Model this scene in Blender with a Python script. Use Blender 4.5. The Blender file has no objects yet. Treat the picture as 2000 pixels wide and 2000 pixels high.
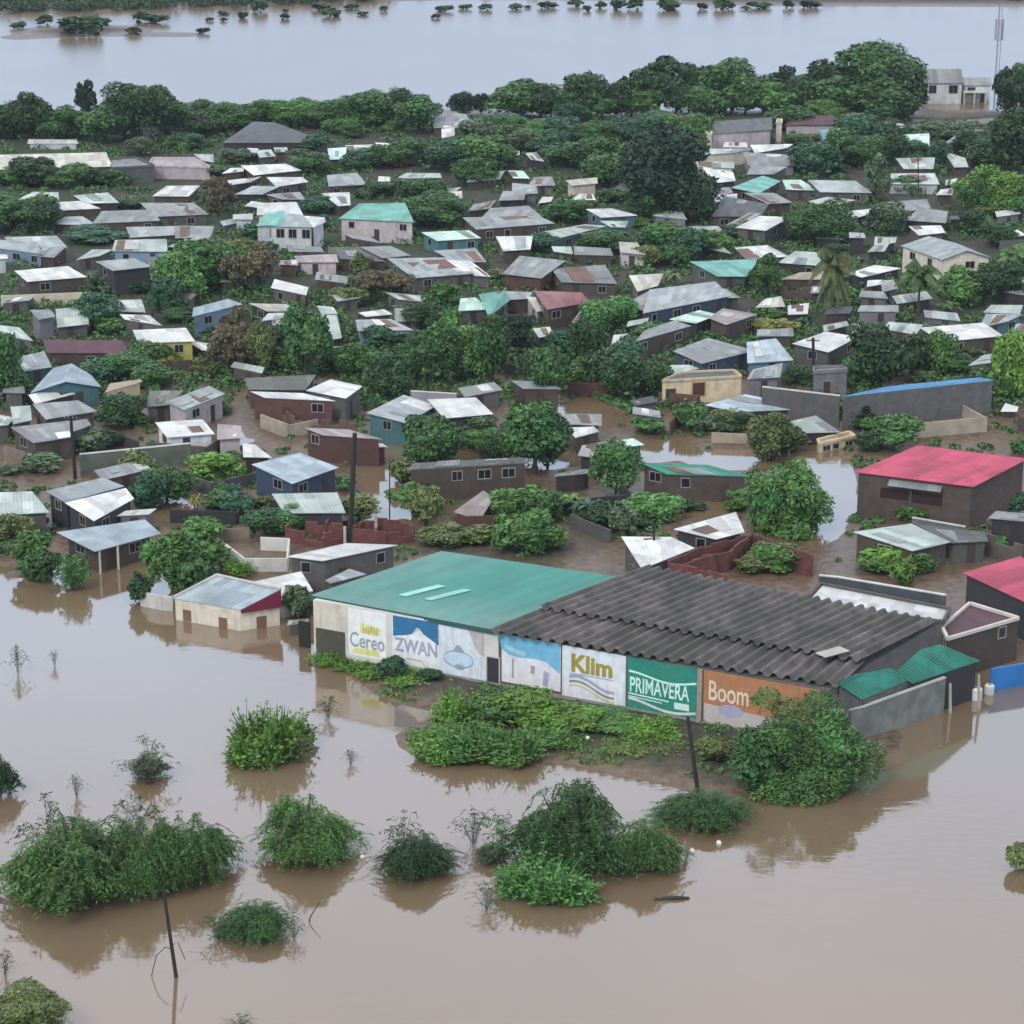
import bpy, math, random, colorsys
from mathutils import Vector, Matrix, noise
RND = random.Random(11)
C = bpy.context.scene.collection
SC = bpy.context.scene

# ------------------------------------------------------------------ camera
CAM_H, FPX, PITCH = 87.0, 5000.0, math.radians(17.745)
cd = bpy.data.cameras.new("camera")
cd.sensor_width = 36.0
cd.lens = 36.0 * FPX / 2000.0
cd.clip_start, cd.clip_end = 1.0, 20000.0
cam = bpy.data.objects.new("camera", cd)
cam.location = (0, 0, CAM_H)
cam.rotation_euler = (math.pi / 2 - PITCH, 0, 0)
C.objects.link(cam)
SC.camera = cam

# ------------------------------------------------------------------ sky, sun, exposure
SUN_DIR = Vector((-0.50, -0.85, 0.95)).normalized()      # towards the sun
w = bpy.data.worlds.new("World"); SC.world = w; w.use_nodes = True
nt = w.node_tree; nt.nodes.clear()
def N(tree, kind, **kw):
    n = tree.nodes.new(kind)
    for k, v in kw.items(): setattr(n, k, v)
    return n
sky = N(nt, 'ShaderNodeTexSky', sky_type='NISHITA', sun_disc=False)
sky.sun_elevation = math.asin(SUN_DIR.z); sky.sun_rotation = math.atan2(SUN_DIR.x, SUN_DIR.y)
sky.air_density, sky.dust_density = 1.0, 4.0
hs = N(nt, 'ShaderNodeHueSaturation'); hs.inputs['Saturation'].default_value = 0.5
tc = N(nt, 'ShaderNodeTexCoord'); sx = N(nt, 'ShaderNodeSeparateXYZ')
rmp = N(nt, 'ShaderNodeValToRGB')
e = rmp.color_ramp.elements
e[0].position, e[0].color = 0.0, (0.66, 0.90, 1.28, 1)
e[1].position, e[1].color = 1.0, (1.02, 0.99, 0.95, 1)
for ps_, cl_ in ((0.13, (.77, 1.06, 1.52)), (0.34, (1.30, 1.63, 2.14)), (0.47, (1.24, 1.24, 1.42))):
    m_ = e.new(ps_); m_.color = (*cl_, 1)
cn = N(nt, 'ShaderNodeTexNoise'); cn.inputs['Scale'].default_value = 3.0; cn.inputs['Detail'].default_value = 5.0
cm = N(nt, 'ShaderNodeMapRange'); cm.inputs[1].default_value = 0.3; cm.inputs[2].default_value = 0.7
cm.inputs[3].default_value = 9.0; cm.inputs[4].default_value = 11.0
mul = N(nt, 'ShaderNodeVectorMath', operation='SCALE')
mix = N(nt, 'ShaderNodeMix', data_type='RGBA'); mix.inputs[0].default_value = 0.85
bg = N(nt, 'ShaderNodeBackground'); bg.inputs['Strength'].default_value = 0.1
wo = N(nt, 'ShaderNodeOutputWorld')
L = nt.links.new
L(tc.outputs['Generated'], sx.inputs[0]); L(sx.outputs['Z'], rmp.inputs[0])
L(tc.outputs['Generated'], cn.inputs['Vector']); L(cn.outputs['Fac'], cm.inputs[0])
L(rmp.outputs[0], mul.inputs[0]); L(cm.outputs[0], mul.inputs['Scale'])
L(sky.outputs[0], hs.inputs['Color']); L(hs.outputs[0], mix.inputs[6]); L(mul.outputs[0], mix.inputs[7])
L(mix.outputs[2], bg.inputs[0]); L(bg.outputs[0], wo.inputs[0])

sd = bpy.data.lights.new("sun", 'SUN'); sd.energy = 1.5; sd.angle = math.radians(16); sd.color = (1.0, 0.93, 0.82)
so = bpy.data.objects.new("sun", sd); C.objects.link(so)
so.rotation_euler = (-SUN_DIR).to_track_quat('-Z', 'Y').to_euler()
SC.view_settings.view_transform = 'Standard'; SC.view_settings.look = 'None'
SC.view_settings.exposure = 0.06; SC.view_settings.gamma = 1.0
try:
    SC.cycles.use_denoising = True
    SC.cycles.max_bounces = 6; SC.cycles.diffuse_bounces = 2; SC.cycles.glossy_bounces = 2
    SC.cycles.transparent_max_bounces = 4; SC.cycles.caustics_reflective = False; SC.cycles.caustics_refractive = False
    SC.cycles.volume_bounces = 0
except Exception: pass

# ------------------------------------------------------------------ picture <-> place
cp, sp = math.cos(PITCH), math.sin(PITCH)
def ray(px, py):
    xc, yc = (px - 1000) / FPX, (1000 - py) / FPX
    return Vector((xc, cp + yc * sp, -sp + yc * cp))
def at(px, py, z=0.0):
    d = ray(px, py); t = (z - CAM_H) / d.z
    return Vector((d.x * t, d.y * t, z))
def proj(p):
    dz = p[2] - CAM_H
    zc = p[1] * cp - dz * sp; yc = p[1] * sp + dz * cp
    return 1000 + FPX * p[0] / zc, 1000 - FPX * yc / zc
def ppm(p):
    return FPX / (p[1] * cp - (p[2] - CAM_H) * sp)
S5 = 1932 / 500.0
TILES = {'A': (0, 250, S5), 'B': (400, 250, S5), 'C': (800, 250, S5), 'D': (1200, 200, S5), 'E': (1500, 200, S5),
         'F': (0, 420, S5), 'G': (400, 380, S5), 'H': (750, 380, S5), 'I': (1150, 380, S5), 'J': (1500, 380, S5),
         'K': (0, 560, S5), 'L': (400, 560, S5), 'M': (800, 560, S5), 'N': (1150, 560, S5), 'O': (1500, 560, S5),
         'P': (0, 780, S5), 'Q': (400, 780, S5), 'R': (800, 740, S5), 'S': (1150, 740, S5), 'T': (1500, 740, S5),
         'U': (200, 1060, S5), 'W': (560, 1060, S5), 'X': (960, 1080, S5), 'Y': (1360, 1080, 4.83), 'V': (1600, 1080, 4.83),
         '1': (0, 0, 2.76), '2': (650, 0, 2.76), '3': (1300, 0, 2.76), '0': (0, 0, 1.0), '9': (0, 0, 0.966)}
def px_of(tile, x, y):
    ox, oy, s = TILES[tile]
    return ox + x / s, oy + y / s

# ------------------------------------------------------------------ object helpers
class MB:
    def __init__(self): self.v, self.f, self.uv = [], [], []
    def quad(self, a, b, c, d, uv=None):
        i = len(self.v); self.v += [tuple(a), tuple(b), tuple(c), tuple(d)]; self.f.append((i, i+1, i+2, i+3))
        self.uv += uv or [(0, 0), (1, 0), (1, 1), (0, 1)]
    def tri(self, a, b, c):
        i = len(self.v); self.v += [tuple(a), tuple(b), tuple(c)]; self.f.append((i, i+1, i+2)); self.uv += [(0, 0), (1, 0), (0, 1)]
    def prism(self, bot, top):
        n = len(bot)
        i = len(self.v); self.v += [tuple(p) for p in bot] + [tuple(p) for p in top]
        run = 0.0
        for k in range(n):
            j = (k + 1) % n
            self.f.append((i+k, i+j, i+n+j, i+n+k))
            d = (Vector(bot[j]) - Vector(bot[k])).length; h0 = top[k][2] - bot[k][2]; h1 = top[j][2] - bot[j][2]
            self.uv += [(run, 0), (run+d, 0), (run+d, h1), (run, h0)]; run += d
        self.f.append(tuple(range(i+n, i+2*n))); self.uv += [(p[0], p[1]) for p in top]
        self.f.append(tuple(reversed(range(i, i+n)))); self.uv += [(p[0], p[1]) for p in reversed(bot)]
    def box(self, c, s, rz=0.0):
        cx, cy, cz = c; hx, hy, hz = s[0]/2, s[1]/2, s[2]/2; cr, sr = math.cos(rz), math.sin(rz)
        P = [(cx + x*cr - y*sr, cy + x*sr + y*cr) for x, y in ((-hx,-hy),(hx,-hy),(hx,hy),(-hx,hy))]
        self.prism([(x, y, cz-hz) for x, y in P], [(x, y, cz+hz) for x, y in P])
    def tube(self, pts, rad, n=6):
        rings = []
        for k, p in enumerate(pts):
            p = Vector(p); a = Vector(pts[max(0, k-1)]); b = Vector(pts[min(len(pts)-1, k+1)])
            t = (b - a).normalized(); u = t.orthogonal().normalized(); v = t.cross(u)
            i = len(self.v); rings.append(i)
            r = rad[k] if isinstance(rad, (list, tuple)) else rad
            for q in range(n):
                an = 2*math.pi*q/n; self.v.append(tuple(p + (u*math.cos(an) + v*math.sin(an))*r))
        for a, b in zip(rings, rings[1:]):
            for q in range(n):
                self.f.append((a+q, a+(q+1) % n, b+(q+1) % n, b+q)); self.uv += [(0, 0), (1, 0), (1, 1), (0, 1)]
        self.f.append(tuple(range(rings[-1], rings[-1]+n))); self.uv += [(0, 0)]*n
    def wallbox(self, a, b, z0, z1, t=0.2):
        a, b = Vector(a[:2]), Vector(b[:2]); d = (b-a); nrm = Vector((d.y, -d.x)).normalized()*t/2
        P = [a+nrm, b+nrm, b-nrm, a-nrm]
        self.prism([(p.x, p.y, z0) for p in P], [(p.x, p.y, z1) for p in P])
    def mesh(self, name, mat, smooth=False):
        me = bpy.data.meshes.new(name); me.from_pydata(self.v, [], self.f)
        ul = me.uv_layers.new(name="UVMap")
        flat = [c for q in self.uv for c in q]
        if len(flat) == 2*len(me.loops): ul.data.foreach_set('uv', flat)
        if mat: me.materials.append(mat)
        if smooth: me.polygons.foreach_set('use_smooth', [True]*len(me.polygons))
        me.update()
        return me
    def obj(self, name, mat, parent=None, smooth=False, origin=None):
        if origin is not None:
            o_ = Vector(origin); self.v = [tuple(Vector(p)-o_) for p in self.v]
        o = bpy.data.objects.new(name, self.mesh(name, mat, smooth)); C.objects.link(o)
        if origin is not None and parent is None: o.location = origin
        if parent: o.parent = parent
        return o
def empty(name, loc):
    o = bpy.data.objects.new(name, None); C.objects.link(o); o.location = loc; o.empty_display_size = 0.5
    return o
THINGS = []      # (object, short description, category, group, pixel anchor, fixed label or None)
def tag(o, cat, label=None, desc=None, group=None, pix=None):
    o['category'] = cat
    if label: o['label'] = label
    if group: o['group'] = group
    if desc: THINGS.append((o, desc, pix))
def structure(o, kind='structure'):
    o['kind'] = kind; return o

# ------------------------------------------------------------------ materials
MATS = {}
def new_mat(name):
    m = bpy.data.materials.new(name); m.use_nodes = True
    t = m.node_tree; b = t.nodes['Principled BSDF']
    return m, t, b
def vary(t, col, scale=0.6, amt=0.25, detail=6, coord='Object', rnd=0.12):
    """colour with noise and per-object variation -> output socket"""
    tcn = N(t, 'ShaderNodeNewGeometry')
    nz = N(t, 'ShaderNodeTexNoise'); nz.inputs['Scale'].default_value = scale; nz.inputs['Detail'].default_value = detail
    t.links.new(tcn.outputs['Position'], nz.inputs['Vector'])
    mr = N(t, 'ShaderNodeMapRange'); mr.inputs[1].default_value = 0.25; mr.inputs[2].default_value = 0.75
    mr.inputs[3].default_value = 1-amt; mr.inputs[4].default_value = 1+amt
    t.links.new(nz.outputs['Fac'], mr.inputs[0])
    oi = N(t, 'ShaderNodeObjectInfo')
    mr2 = N(t, 'ShaderNodeMapRange'); mr2.inputs[3].default_value = 1-rnd; mr2.inputs[4].default_value = 1+rnd
    t.links.new(oi.outputs['Random'], mr2.inputs[0])
    ml = N(t, 'ShaderNodeMath', operation='MULTIPLY'); t.links.new(mr.outputs[0], ml.inputs[0]); t.links.new(mr2.outputs[0], ml.inputs[1])
    vs = N(t, 'ShaderNodeVectorMath', operation='SCALE'); vs.inputs[0].default_value = col[:3]
    t.links.new(ml.outputs[0], vs.inputs['Scale'])
    return vs.outputs[0], nz, tcn
def simple(name, col, rough=0.8, amt=0.2, scale=0.7, metal=0.0):
    if name in MATS: return MATS[name]
    m, t, b = new_mat(name)
    c, nz, _ = vary(t, col, scale, amt)
    t.links.new(c, b.inputs['Base Color']); b.inputs['Roughness'].default_value = rough; b.inputs['Metallic'].default_value = metal
    MATS[name] = m; return m
ROOFC = {'z': (.33, .375, .385), 'w': (.64, .67, .66), 'g': (.23, .255, .26), 'd': (.095, .105, .11), 'l': (.27, .295, .30),
         'n': (.42, .50, .47), 'm': (.55, .78, .68), 't': (.16, .42, .36), 'e': (.035, .25, .18), 'b': (.38, .47, .53),
         'r': (.46, .060, .115), 'p': (.38, .34, .34), 'k': (.10, .035, .05), 'a': (.36, .30, .22), 'c': (.50, .50, .44),
         'o': (.17, .19, .17), 'B': (.10, .30, .55), 'q': (.16, .42, .55), 's': (.24, .10, .105), 'R': (.16, .095, .065)}
ROOFN = {'z': 'pale grey', 'w': 'bright white', 'g': 'mid-grey', 'd': 'dark grey', 'l': 'dull grey', 'n': 'pale greenish', 'm': 'pale mint',
         't': 'teal', 'e': 'green', 'b': 'pale blue', 'r': 'red', 'p': 'pinkish', 'k': 'maroon', 'a': 'tan', 'c': 'beige',
         'o': 'dull olive', 'B': 'blue', 'q': 'bright blue', 's': 'faded red', 'R': 'rusty'}
def roof_mat(code):
    key = 'roof_' + ROOFN[code].replace(' ', '_').replace('-', '_')
    if key in MATS: return MATS[key]
    m, t, b = new_mat(key); col = ROOFC[code]; ln = t.links.new
    uv = N(t, 'ShaderNodeUVMap'); sp_ = N(t, 'ShaderNodeSeparateXYZ'); ln(uv.outputs[0], sp_.inputs[0])
    # sheet-by-sheet tone
    fx = N(t, 'ShaderNodeMath', operation='DIVIDE'); fx.inputs[1].default_value = 1.1; ln(sp_.outputs[0], fx.inputs[0])
    fy = N(t, 'ShaderNodeMath', operation='DIVIDE'); fy.inputs[1].default_value = 3.4; ln(sp_.outputs[1], fy.inputs[0])
    flx = N(t, 'ShaderNodeMath', operation='FLOOR'); ln(fx.outputs[0], flx.inputs[0])
    fly = N(t, 'ShaderNodeMath', operation='FLOOR'); ln(fy.outputs[0], fly.inputs[0])
    oi = N(t, 'ShaderNodeObjectInfo')
    cb = N(t, 'ShaderNodeCombineXYZ'); ln(flx.outputs[0], cb.inputs[0]); ln(fly.outputs[0], cb.inputs[1]); ln(oi.outputs['Random'], cb.inputs[2])
    wn = N(t, 'ShaderNodeTexWhiteNoise'); ln(cb.outputs[0], wn.inputs[0])
    m1 = N(t, 'ShaderNodeMapRange'); m1.inputs[3].default_value = 0.74; m1.inputs[4].default_value = 1.16; ln(wn.outputs['Value'], m1.inputs[0])
    c, nz, geo = vary(t, col, 0.35, 0.16, rnd=0.14)
    v2 = N(t, 'ShaderNodeVectorMath', operation='SCALE'); ln(c, v2.inputs[0]); ln(m1.outputs[0], v2.inputs['Scale'])
    # rust and dirt
    n2 = N(t, 'ShaderNodeTexNoise'); n2.inputs['Scale'].default_value = 0.55; n2.inputs['Detail'].default_value = 8; n2.inputs['Roughness'].default_value = 0.7
    ln(geo.outputs['Position'], n2.inputs['Vector'])
    rr = N(t, 'ShaderNodeMapRange'); rr.inputs[1].default_value = 0.50; rr.inputs[2].default_value = 0.72; rr.inputs[4].default_value = 0.65
    ln(n2.outputs['Fac'], rr.inputs[0])
    mx = N(t, 'ShaderNodeMix', data_type='RGBA'); ln(rr.outputs[0], mx.inputs[0]); ln(v2.outputs[0], mx.inputs[6])
    mx.inputs[7].default_value = (col[0]*.42+.03, col[1]*.40+.02, col[2]*.36+.012, 1)
    ln(mx.outputs[2], b.inputs['Base Color'])
    wv = N(t, 'ShaderNodeMath', operation='MULTIPLY'); wv.inputs[1].default_value = 2*math.pi/0.42; ln(sp_.outputs[0], wv.inputs[0])
    sn = N(t, 'ShaderNodeMath', operation='SINE'); ln(wv.outputs[0], sn.inputs[0])
    bp = N(t, 'ShaderNodeBump'); bp.inputs['Strength'].default_value = 0.5; bp.inputs['Distance'].default_value = 0.05
    ln(sn.outputs[0], bp.inputs['Height']); ln(bp.outputs[0], b.inputs['Normal'])
    b.inputs['Roughness'].default_value = 0.55; b.inputs['Metallic'].default_value = 0.15
    MATS[key] = m; return m
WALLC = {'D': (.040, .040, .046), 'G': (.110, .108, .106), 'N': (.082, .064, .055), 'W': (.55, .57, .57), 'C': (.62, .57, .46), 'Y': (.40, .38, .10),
         'U': (.17, .26, .36), 'T': (.06, .15, .17), 'K': (.115, .056, .048), 'P': (.42, .37, .38), 'L': (.18, .175, .19), 'V': (.045, .07, .12),
         'O': (.60, .50, .33)}
WALLN = {'D': 'dark', 'G': 'grey', 'N': 'brown', 'W': 'white', 'C': 'cream', 'Y': 'yellow', 'U': 'blue', 'T': 'teal', 'K': 'brick',
         'P': 'pinkish', 'L': 'lilac', 'V': 'navy', 'O': 'peach'}
def wall_mat(code):
    key = 'wall_' + WALLN[code]
    if key in MATS: return MATS[key]
    m, t, b = new_mat(key); col = WALLC[code]; ln = t.links.new
    c, nz, geo = vary(t, col, 0.9, 0.22, rnd=0.18)
    uv = N(t, 'ShaderNodeUVMap')
    br = N(t, 'ShaderNodeTexBrick'); br.inputs['Scale'].default_value = 1.0
    br.inputs['Brick Width'].default_value = 0.45; br.inputs['Row Height'].default_value = 0.22; br.inputs['Mortar Size'].default_value = 0.02
    br.inputs['Color1'].default_value = (1, 1, 1, 1); br.inputs['Color2'].default_value = (.8, .8, .8, 1); br.inputs['Mortar'].default_value = (.75, .75, .75, 1)
    ln(uv.outputs[0], br.inputs['Vector'])
    mx = N(t, 'ShaderNodeMix', data_type='RGBA', blend_type='MULTIPLY')
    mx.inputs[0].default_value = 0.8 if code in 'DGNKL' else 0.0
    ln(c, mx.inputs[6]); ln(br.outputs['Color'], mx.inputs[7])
    # damp streaks that run down the plaster
    mp = N(t, 'ShaderNodeMapping'); mp.inputs['Scale'].default_value = (1.6, 1.6, 0.18); ln(geo.outputs['Position'], mp.inputs[0])
    ns = N(t, 'ShaderNodeTexNoise'); ns.inputs['Scale'].default_value = 1.0; ns.inputs['Detail'].default_value = 5; ln(mp.outputs[0], ns.inputs['Vector'])
    ms = N(t, 'ShaderNodeMapRange'); ms.inputs[1].default_value = 0.5; ms.inputs[2].default_value = 0.75; ms.inputs[4].default_value = 0.45; ln(ns.outputs['Fac'], ms.inputs[0])
    m2 = N(t, 'ShaderNodeMix', data_type='RGBA'); ln(ms.outputs[0], m2.inputs[0]); ln(mx.outputs[2], m2.inputs[6])
    m2.inputs[7].default_value = (col[0]*.5+.02, col[1]*.48+.018, col[2]*.45+.015, 1)
    ln(m2.outputs[2], b.inputs['Base Color'])
    b.inputs['Roughness'].default_value = 0.9
    MATS[key] = m; return m
LEAFC = {'d': (.032, .074, .028), 'm': (.074, .162, .042), 'b': (.110, .220, .040), 'o': (.110, .142, .048), 'g': (.084, .128, .068),
         'u': (.038, .102, .055), 'y': (.18, .20, .045), 'n': (.105, .094, .054), 'f': (.052, .124, .038), 'G': (.082, .200, .056), 'x': (.016, .038, .020)}
LEAFN = {'d': 'dark green', 'm': 'mid green', 'b': 'bright green', 'o': 'olive', 'g': 'grey-green', 'u': 'bluish green', 'y': 'yellowish',
         'n': 'brownish', 'f': 'deep green', 'G': 'fresh green', 'x': 'blackish green'}
def leaf_mat(code):
    key = 'leaf_' + LEAFN[code].replace(' ', '_').replace('-', '_')
    if key in MATS: return MATS[key]
    m, t, b = new_mat(key); col = LEAFC[code]; ln = t.links.new
    geo = N(t, 'ShaderNodeNewGeometry'); oi = N(t, 'ShaderNodeObjectInfo')
    nz = N(t, 'ShaderNodeTexNoise'); nz.inputs['Scale'].default_value = 0.45; nz.inputs['Detail'].default_value = 2
    ln(geo.outputs['Position'], nz.inputs['Vector'])
    a1 = N(t, 'ShaderNodeMapRange'); a1.inputs[3].default_value = 0.60; a1.inputs[4].default_value = 1.55; ln(geo.outputs['Random Per Island'], a1.inputs[0])
    a2 = N(t, 'ShaderNodeMapRange'); a2.inputs[3].default_value = 0.82; a2.inputs[4].default_value = 1.22; ln(oi.outputs['Random'], a2.inputs[0])
    a3 = N(t, 'ShaderNodeMapRange'); a3.inputs[1].default_value = .3; a3.inputs[2].default_value = .7; a3.inputs[3].default_value = 0.72; a3.inputs[4].default_value = 1.3; ln(nz.outputs['Fac'], a3.inputs[0])
    p1 = N(t, 'ShaderNodeMath', operation='MULTIPLY'); ln(a1.outputs[0], p1.inputs[0]); ln(a2.outputs[0], p1.inputs[1])
    p2 = N(t, 'ShaderNodeMath', operation='MULTIPLY'); ln(p1.outputs[0], p2.inputs[0]); ln(a3.outputs[0], p2.inputs[1])
    h = N(t, 'ShaderNodeHueSaturation'); h.inputs['Color'].default_value = (*col, 1); ln(p2.outputs[0], h.inputs['Value'])
    hh = N(t, 'ShaderNodeMapRange'); hh.inputs[3].default_value = 0.475; hh.inputs[4].default_value = 0.525; ln(nz.outputs['Fac'], hh.inputs[0]); ln(hh.outputs[0], h.inputs['Hue'])
    ln(h.outputs[0], b.inputs['Base Color']); b.inputs['Roughness'].default_value = 0.55
    b.inputs['Specular IOR Level'].default_value = 0.3
    MATS[key] = m; return m
BARK = simple('bark', (.075, .062, .05), 0.9)
GLASS, _t, _b = new_mat('window_glass'); _b.inputs['Base Color'].default_value = (.015, .017, .02, 1); _b.inputs['Roughness'].default_value = 0.25
FRAME = simple('window_frame', (.30, .29, .27), 0.6)
DOORW = simple('door_wood', (.05, .035, .028), 0.7)
# ------------------------------------------------------------------ ground sheet and flood water
def lerp_tab(tab, x):
    if x <= tab[0][0]: return tab[0][1]
    for (x0, y0), (x1, y1) in zip(tab, tab[1:]):
        if x <= x1: return y0 + (y1-y0)*(x-x0)/(x1-x0)
    return tab[-1][1]
TOWN_SHORE = [(0, 790), (150, 760), (350, 745), (480, 720), (640, 705), (760, 715), (900, 745), (1000, 740), (1150, 735), (1290, 770),
              (1420, 715), (1560, 760), (1700, 720), (1880, 790), (1930, 830), (2000, 840)]
FAR_SHORE = [(-3000, 60), (0, 27), (200, 24), (360, 17), (480, 16), (500, 11), (620, 10), (720, 4), (900, 0), (1290, 2), (1350, 10), (1500, 12), (2000, 14), (5000, 14)]
def seg_d(p, a, b):
    ab = b-a; t = max(0, min(1, (p-a).dot(ab)/ab.dot(ab))); return (p-(a+ab*t)).length
def W2(px, py): q = at(px, py); return Vector((q.x, q.y))
BANKS = []   # (point, point, half width, height)
for (xa, ya, xb, yb, hw, hh) in [(830, 1325, 1120, 1400, 5.0, .55), (1120, 1400, 1480, 1462, 6.0, .65), (870, 1440, 1020, 1455, 3.6, .35), (1150, 1452, 1440, 1520, 3.6, .5),
                                 (640, 1285, 830, 1325, .9, .25), (1480, 1462, 1650, 1440, 4.5, .4),
                                 (420, 1000, 560, 1010, 3, .3), (900, 1090, 1130, 1070, 5, .4), (1350, 1110, 1560, 1090, 4, .3), (800, 1080, 900, 1075, 3, .4),
                                 (40, 1120, 90, 1135, 1.2, .15)]:
    BANKS.append((W2(xa, ya), W2(xb, yb), hw, hh))
WATERFRONT = [(-200, 1105), (200, 1098), (262, 1092), (300, 1112), (560, 1135), (640, 1150), (1640, 1330), (1860, 1300), (2100, 1240)]
POOLS = [(760, 940, 36, 80), (1605, 950, 48, 75), (1375, 985, 45, 26), (40, 890, 55, 18), (330, 985, 45, 22), (430, 860, 42, 12), (1130, 815, 60, 22), (870, 900, 60, 16), (1000, 960, 40, 12), (1440, 900, 70, 14), (1900, 812, 60, 14), (1290, 880, 50, 14),
         (560, 985, 40, 10), (1710, 1000, 40, 10), (230, 900, 30, 10), (1080, 900, 40, 10)]   # standing water between the yards
MUDBARS = [(W2(45, 72), W2(150, 66), 6.0, .25), (W2(150, 66), W2(360, 68), 5.0, .2), (W2(110, 62), W2(210, 60), 12.0, .5)]
def ground_z(x, y):
    px, py = proj((x, y, 0))
    nz = noise.noise((x*0.05, y*0.05, 0.3)) + 0.5*noise.noise((x*0.17, y*0.17, 2.1))
    h = -1.6
    sh = lerp_tab(TOWN_SHORE, px) + 22*nz
    if 205 + 12*nz < py < sh + 40:
        h = max(h, min(0.7, (sh-py)*0.010, (py-(216+12*nz))*0.03) + 0.08*nz)
    wf = lerp_tab(WATERFRONT, px) + 6*nz
    if sh-40 < py < wf+20:
        v = min(.16+.05*nz, (wf-py)*.02)
        for ex, ey, ew, eh in POOLS:
            d = math.hypot((px-ex)/ew, (py-ey)/eh)+.28*nz
            if d < 1.7: v = min(v, (d-1.45)*.8)
        h = max(h, v)
    fs = lerp_tab(FAR_SHORE, px)
    if py < fs + 10: h = max(h, min(1.0, (fs-py)*0.06))
    p = Vector((x, y))
    if 1000 < py < 1700 or (940 < py < 1200):
        for a, b, hw, hh in BANKS:
            d = seg_d(p, a, b)
            if d < hw*2.2: h = max(h, hh*(1.25 - d/hw) + 0.12*nz)
    if py < 120:
        for a, b, hw, hh in MUDBARS:
            d = seg_d(p, a, b)
            if d < hw*2: h = max(h, hh*(1.0 - d/hw))
    return max(h, -1.6)
def gz_at(px, py):
    q = at(px, py); return max(0.0, ground_z(q.x, q.y))
xs = [-4000, -2200, -1200, -700, -420, -300, -240] + [-200 + 2.5*i for i in range(161)] + [240, 300, 420, 700, 1200, 2200, 4000]
ys = [-400, -100, 40, 100, 140] + [150 + 2.5*i for i in range(272)] + [850, 900, 1000, 1200, 1600, 2400, 4000, 8000]
gv = []
for y in ys:
    for x in xs: gv.append((x, y, ground_z(x, y) if y > 60 else -1.6))
nx = len(xs)
gf = [(j*nx+i, j*nx+i+1, (j+1)*nx+i+1, (j+1)*nx+i) for j in range(len(ys)-1) for i in range(nx-1)]
gm = bpy.data.meshes.new('ground'); gm.from_pydata(gv, [], gf); gm.polygons.foreach_set('use_smooth', [True]*len(gf))
m, t, b = new_mat('soil')
geo = N(t, 'ShaderNodeNewGeometry'); ln = t.links.new
n1 = N(t, 'ShaderNodeTexNoise'); n1.inputs['Scale'].default_value = 0.09; n1.inputs['Detail'].default_value = 8; ln(geo.outputs['Position'], n1.inputs['Vector'])
n2 = N(t, 'ShaderNodeTexNoise'); n2.inputs['Scale'].default_value = 1.1; n2.inputs['Detail'].default_value = 8; ln(geo.outputs['Position'], n2.inputs['Vector'])
r1 = N(t, 'ShaderNodeValToRGB'); r1.color_ramp.elements[0].position = .40; r1.color_ramp.elements[0].color = (.058, .050, .044, 1)
r1.color_ramp.elements[1].position = .58; r1.color_ramp.elements[1].color = (.030, .050, .024, 1); ln(n1.outputs['Fac'], r1.inputs[0])
r2 = N(t, 'ShaderNodeMapRange'); r2.inputs[1].default_value = .3; r2.inputs[2].default_value = .7; r2.inputs[3].default_value = .6; r2.inputs[4].default_value = 1.35; ln(n2.outputs['Fac'], r2.inputs[0])
vs = N(t, 'ShaderNodeVectorMath', operation='SCALE'); ln(r1.outputs[0], vs.inputs[0]); ln(r2.outputs[0], vs.inputs['Scale'])
sz = N(t, 'ShaderNodeSeparateXYZ'); ln(geo.outputs['Position'], sz.inputs[0])      # low ground is wet mud
mz = N(t, 'ShaderNodeMapRange'); mz.inputs[1].default_value = .16; mz.inputs[2].default_value = .55; ln(sz.outputs['Z'], mz.inputs[0])
v3 = N(t, 'ShaderNodeVectorMath', operation='SCALE'); v3.inputs[0].default_value = (.128, .092, .062); ln(r2.outputs[0], v3.inputs['Scale'])
mm_ = N(t, 'ShaderNodeMix', data_type='RGBA'); ln(mz.outputs[0], mm_.inputs[0]); ln(v3.outputs[0], mm_.inputs[6]); ln(vs.outputs[0], mm_.inputs[7])
ln(mm_.outputs[2], b.inputs['Base Color'])
rz_ = N(t, 'ShaderNodeMapRange'); rz_.inputs[3].default_value = .42; rz_.inputs[4].default_value = .95; ln(mz.outputs[0], rz_.inputs[0]); ln(rz_.outputs[0], b.inputs['Roughness'])
bp = N(t, 'ShaderNodeBump'); bp.inputs['Distance'].default_value = 0.25; bp.inputs['Strength'].default_value = .6; ln(n2.outputs['Fac'], bp.inputs['Height']); ln(bp.outputs[0], b.inputs['Normal'])
gm.materials.append(m)
go = bpy.data.objects.new('ground', gm); C.objects.link(go); structure(go)

m, t, b = new_mat('flood_water')
geo = N(t, 'ShaderNodeNewGeometry'); ln = t.links.new
n1 = N(t, 'ShaderNodeTexNoise'); n1.inputs['Scale'].default_value = 0.035; n1.inputs['Detail'].default_value = 4; ln(geo.outputs['Position'], n1.inputs['Vector'])
r1 = N(t, 'ShaderNodeValToRGB'); r1.color_ramp.elements[0].position = .35; r1.color_ramp.elements[0].color = (.172, .126, .078, 1)
r1.color_ramp.elements[1].position = .7; r1.color_ramp.elements[1].color = (.200, .149, .096, 1); ln(n1.outputs['Fac'], r1.inputs[0])
ln(r1.outputs[0], b.inputs['Base Color'])
sxy = N(t, 'ShaderNodeSeparateXYZ'); ln(geo.outputs['Position'], sxy.inputs[0])
rgh = N(t, 'ShaderNodeMapRange'); rgh.inputs[1].default_value = 430; rgh.inputs[2].default_value = 520; rgh.inputs[3].default_value = .065; rgh.inputs[4].default_value = .20
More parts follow.
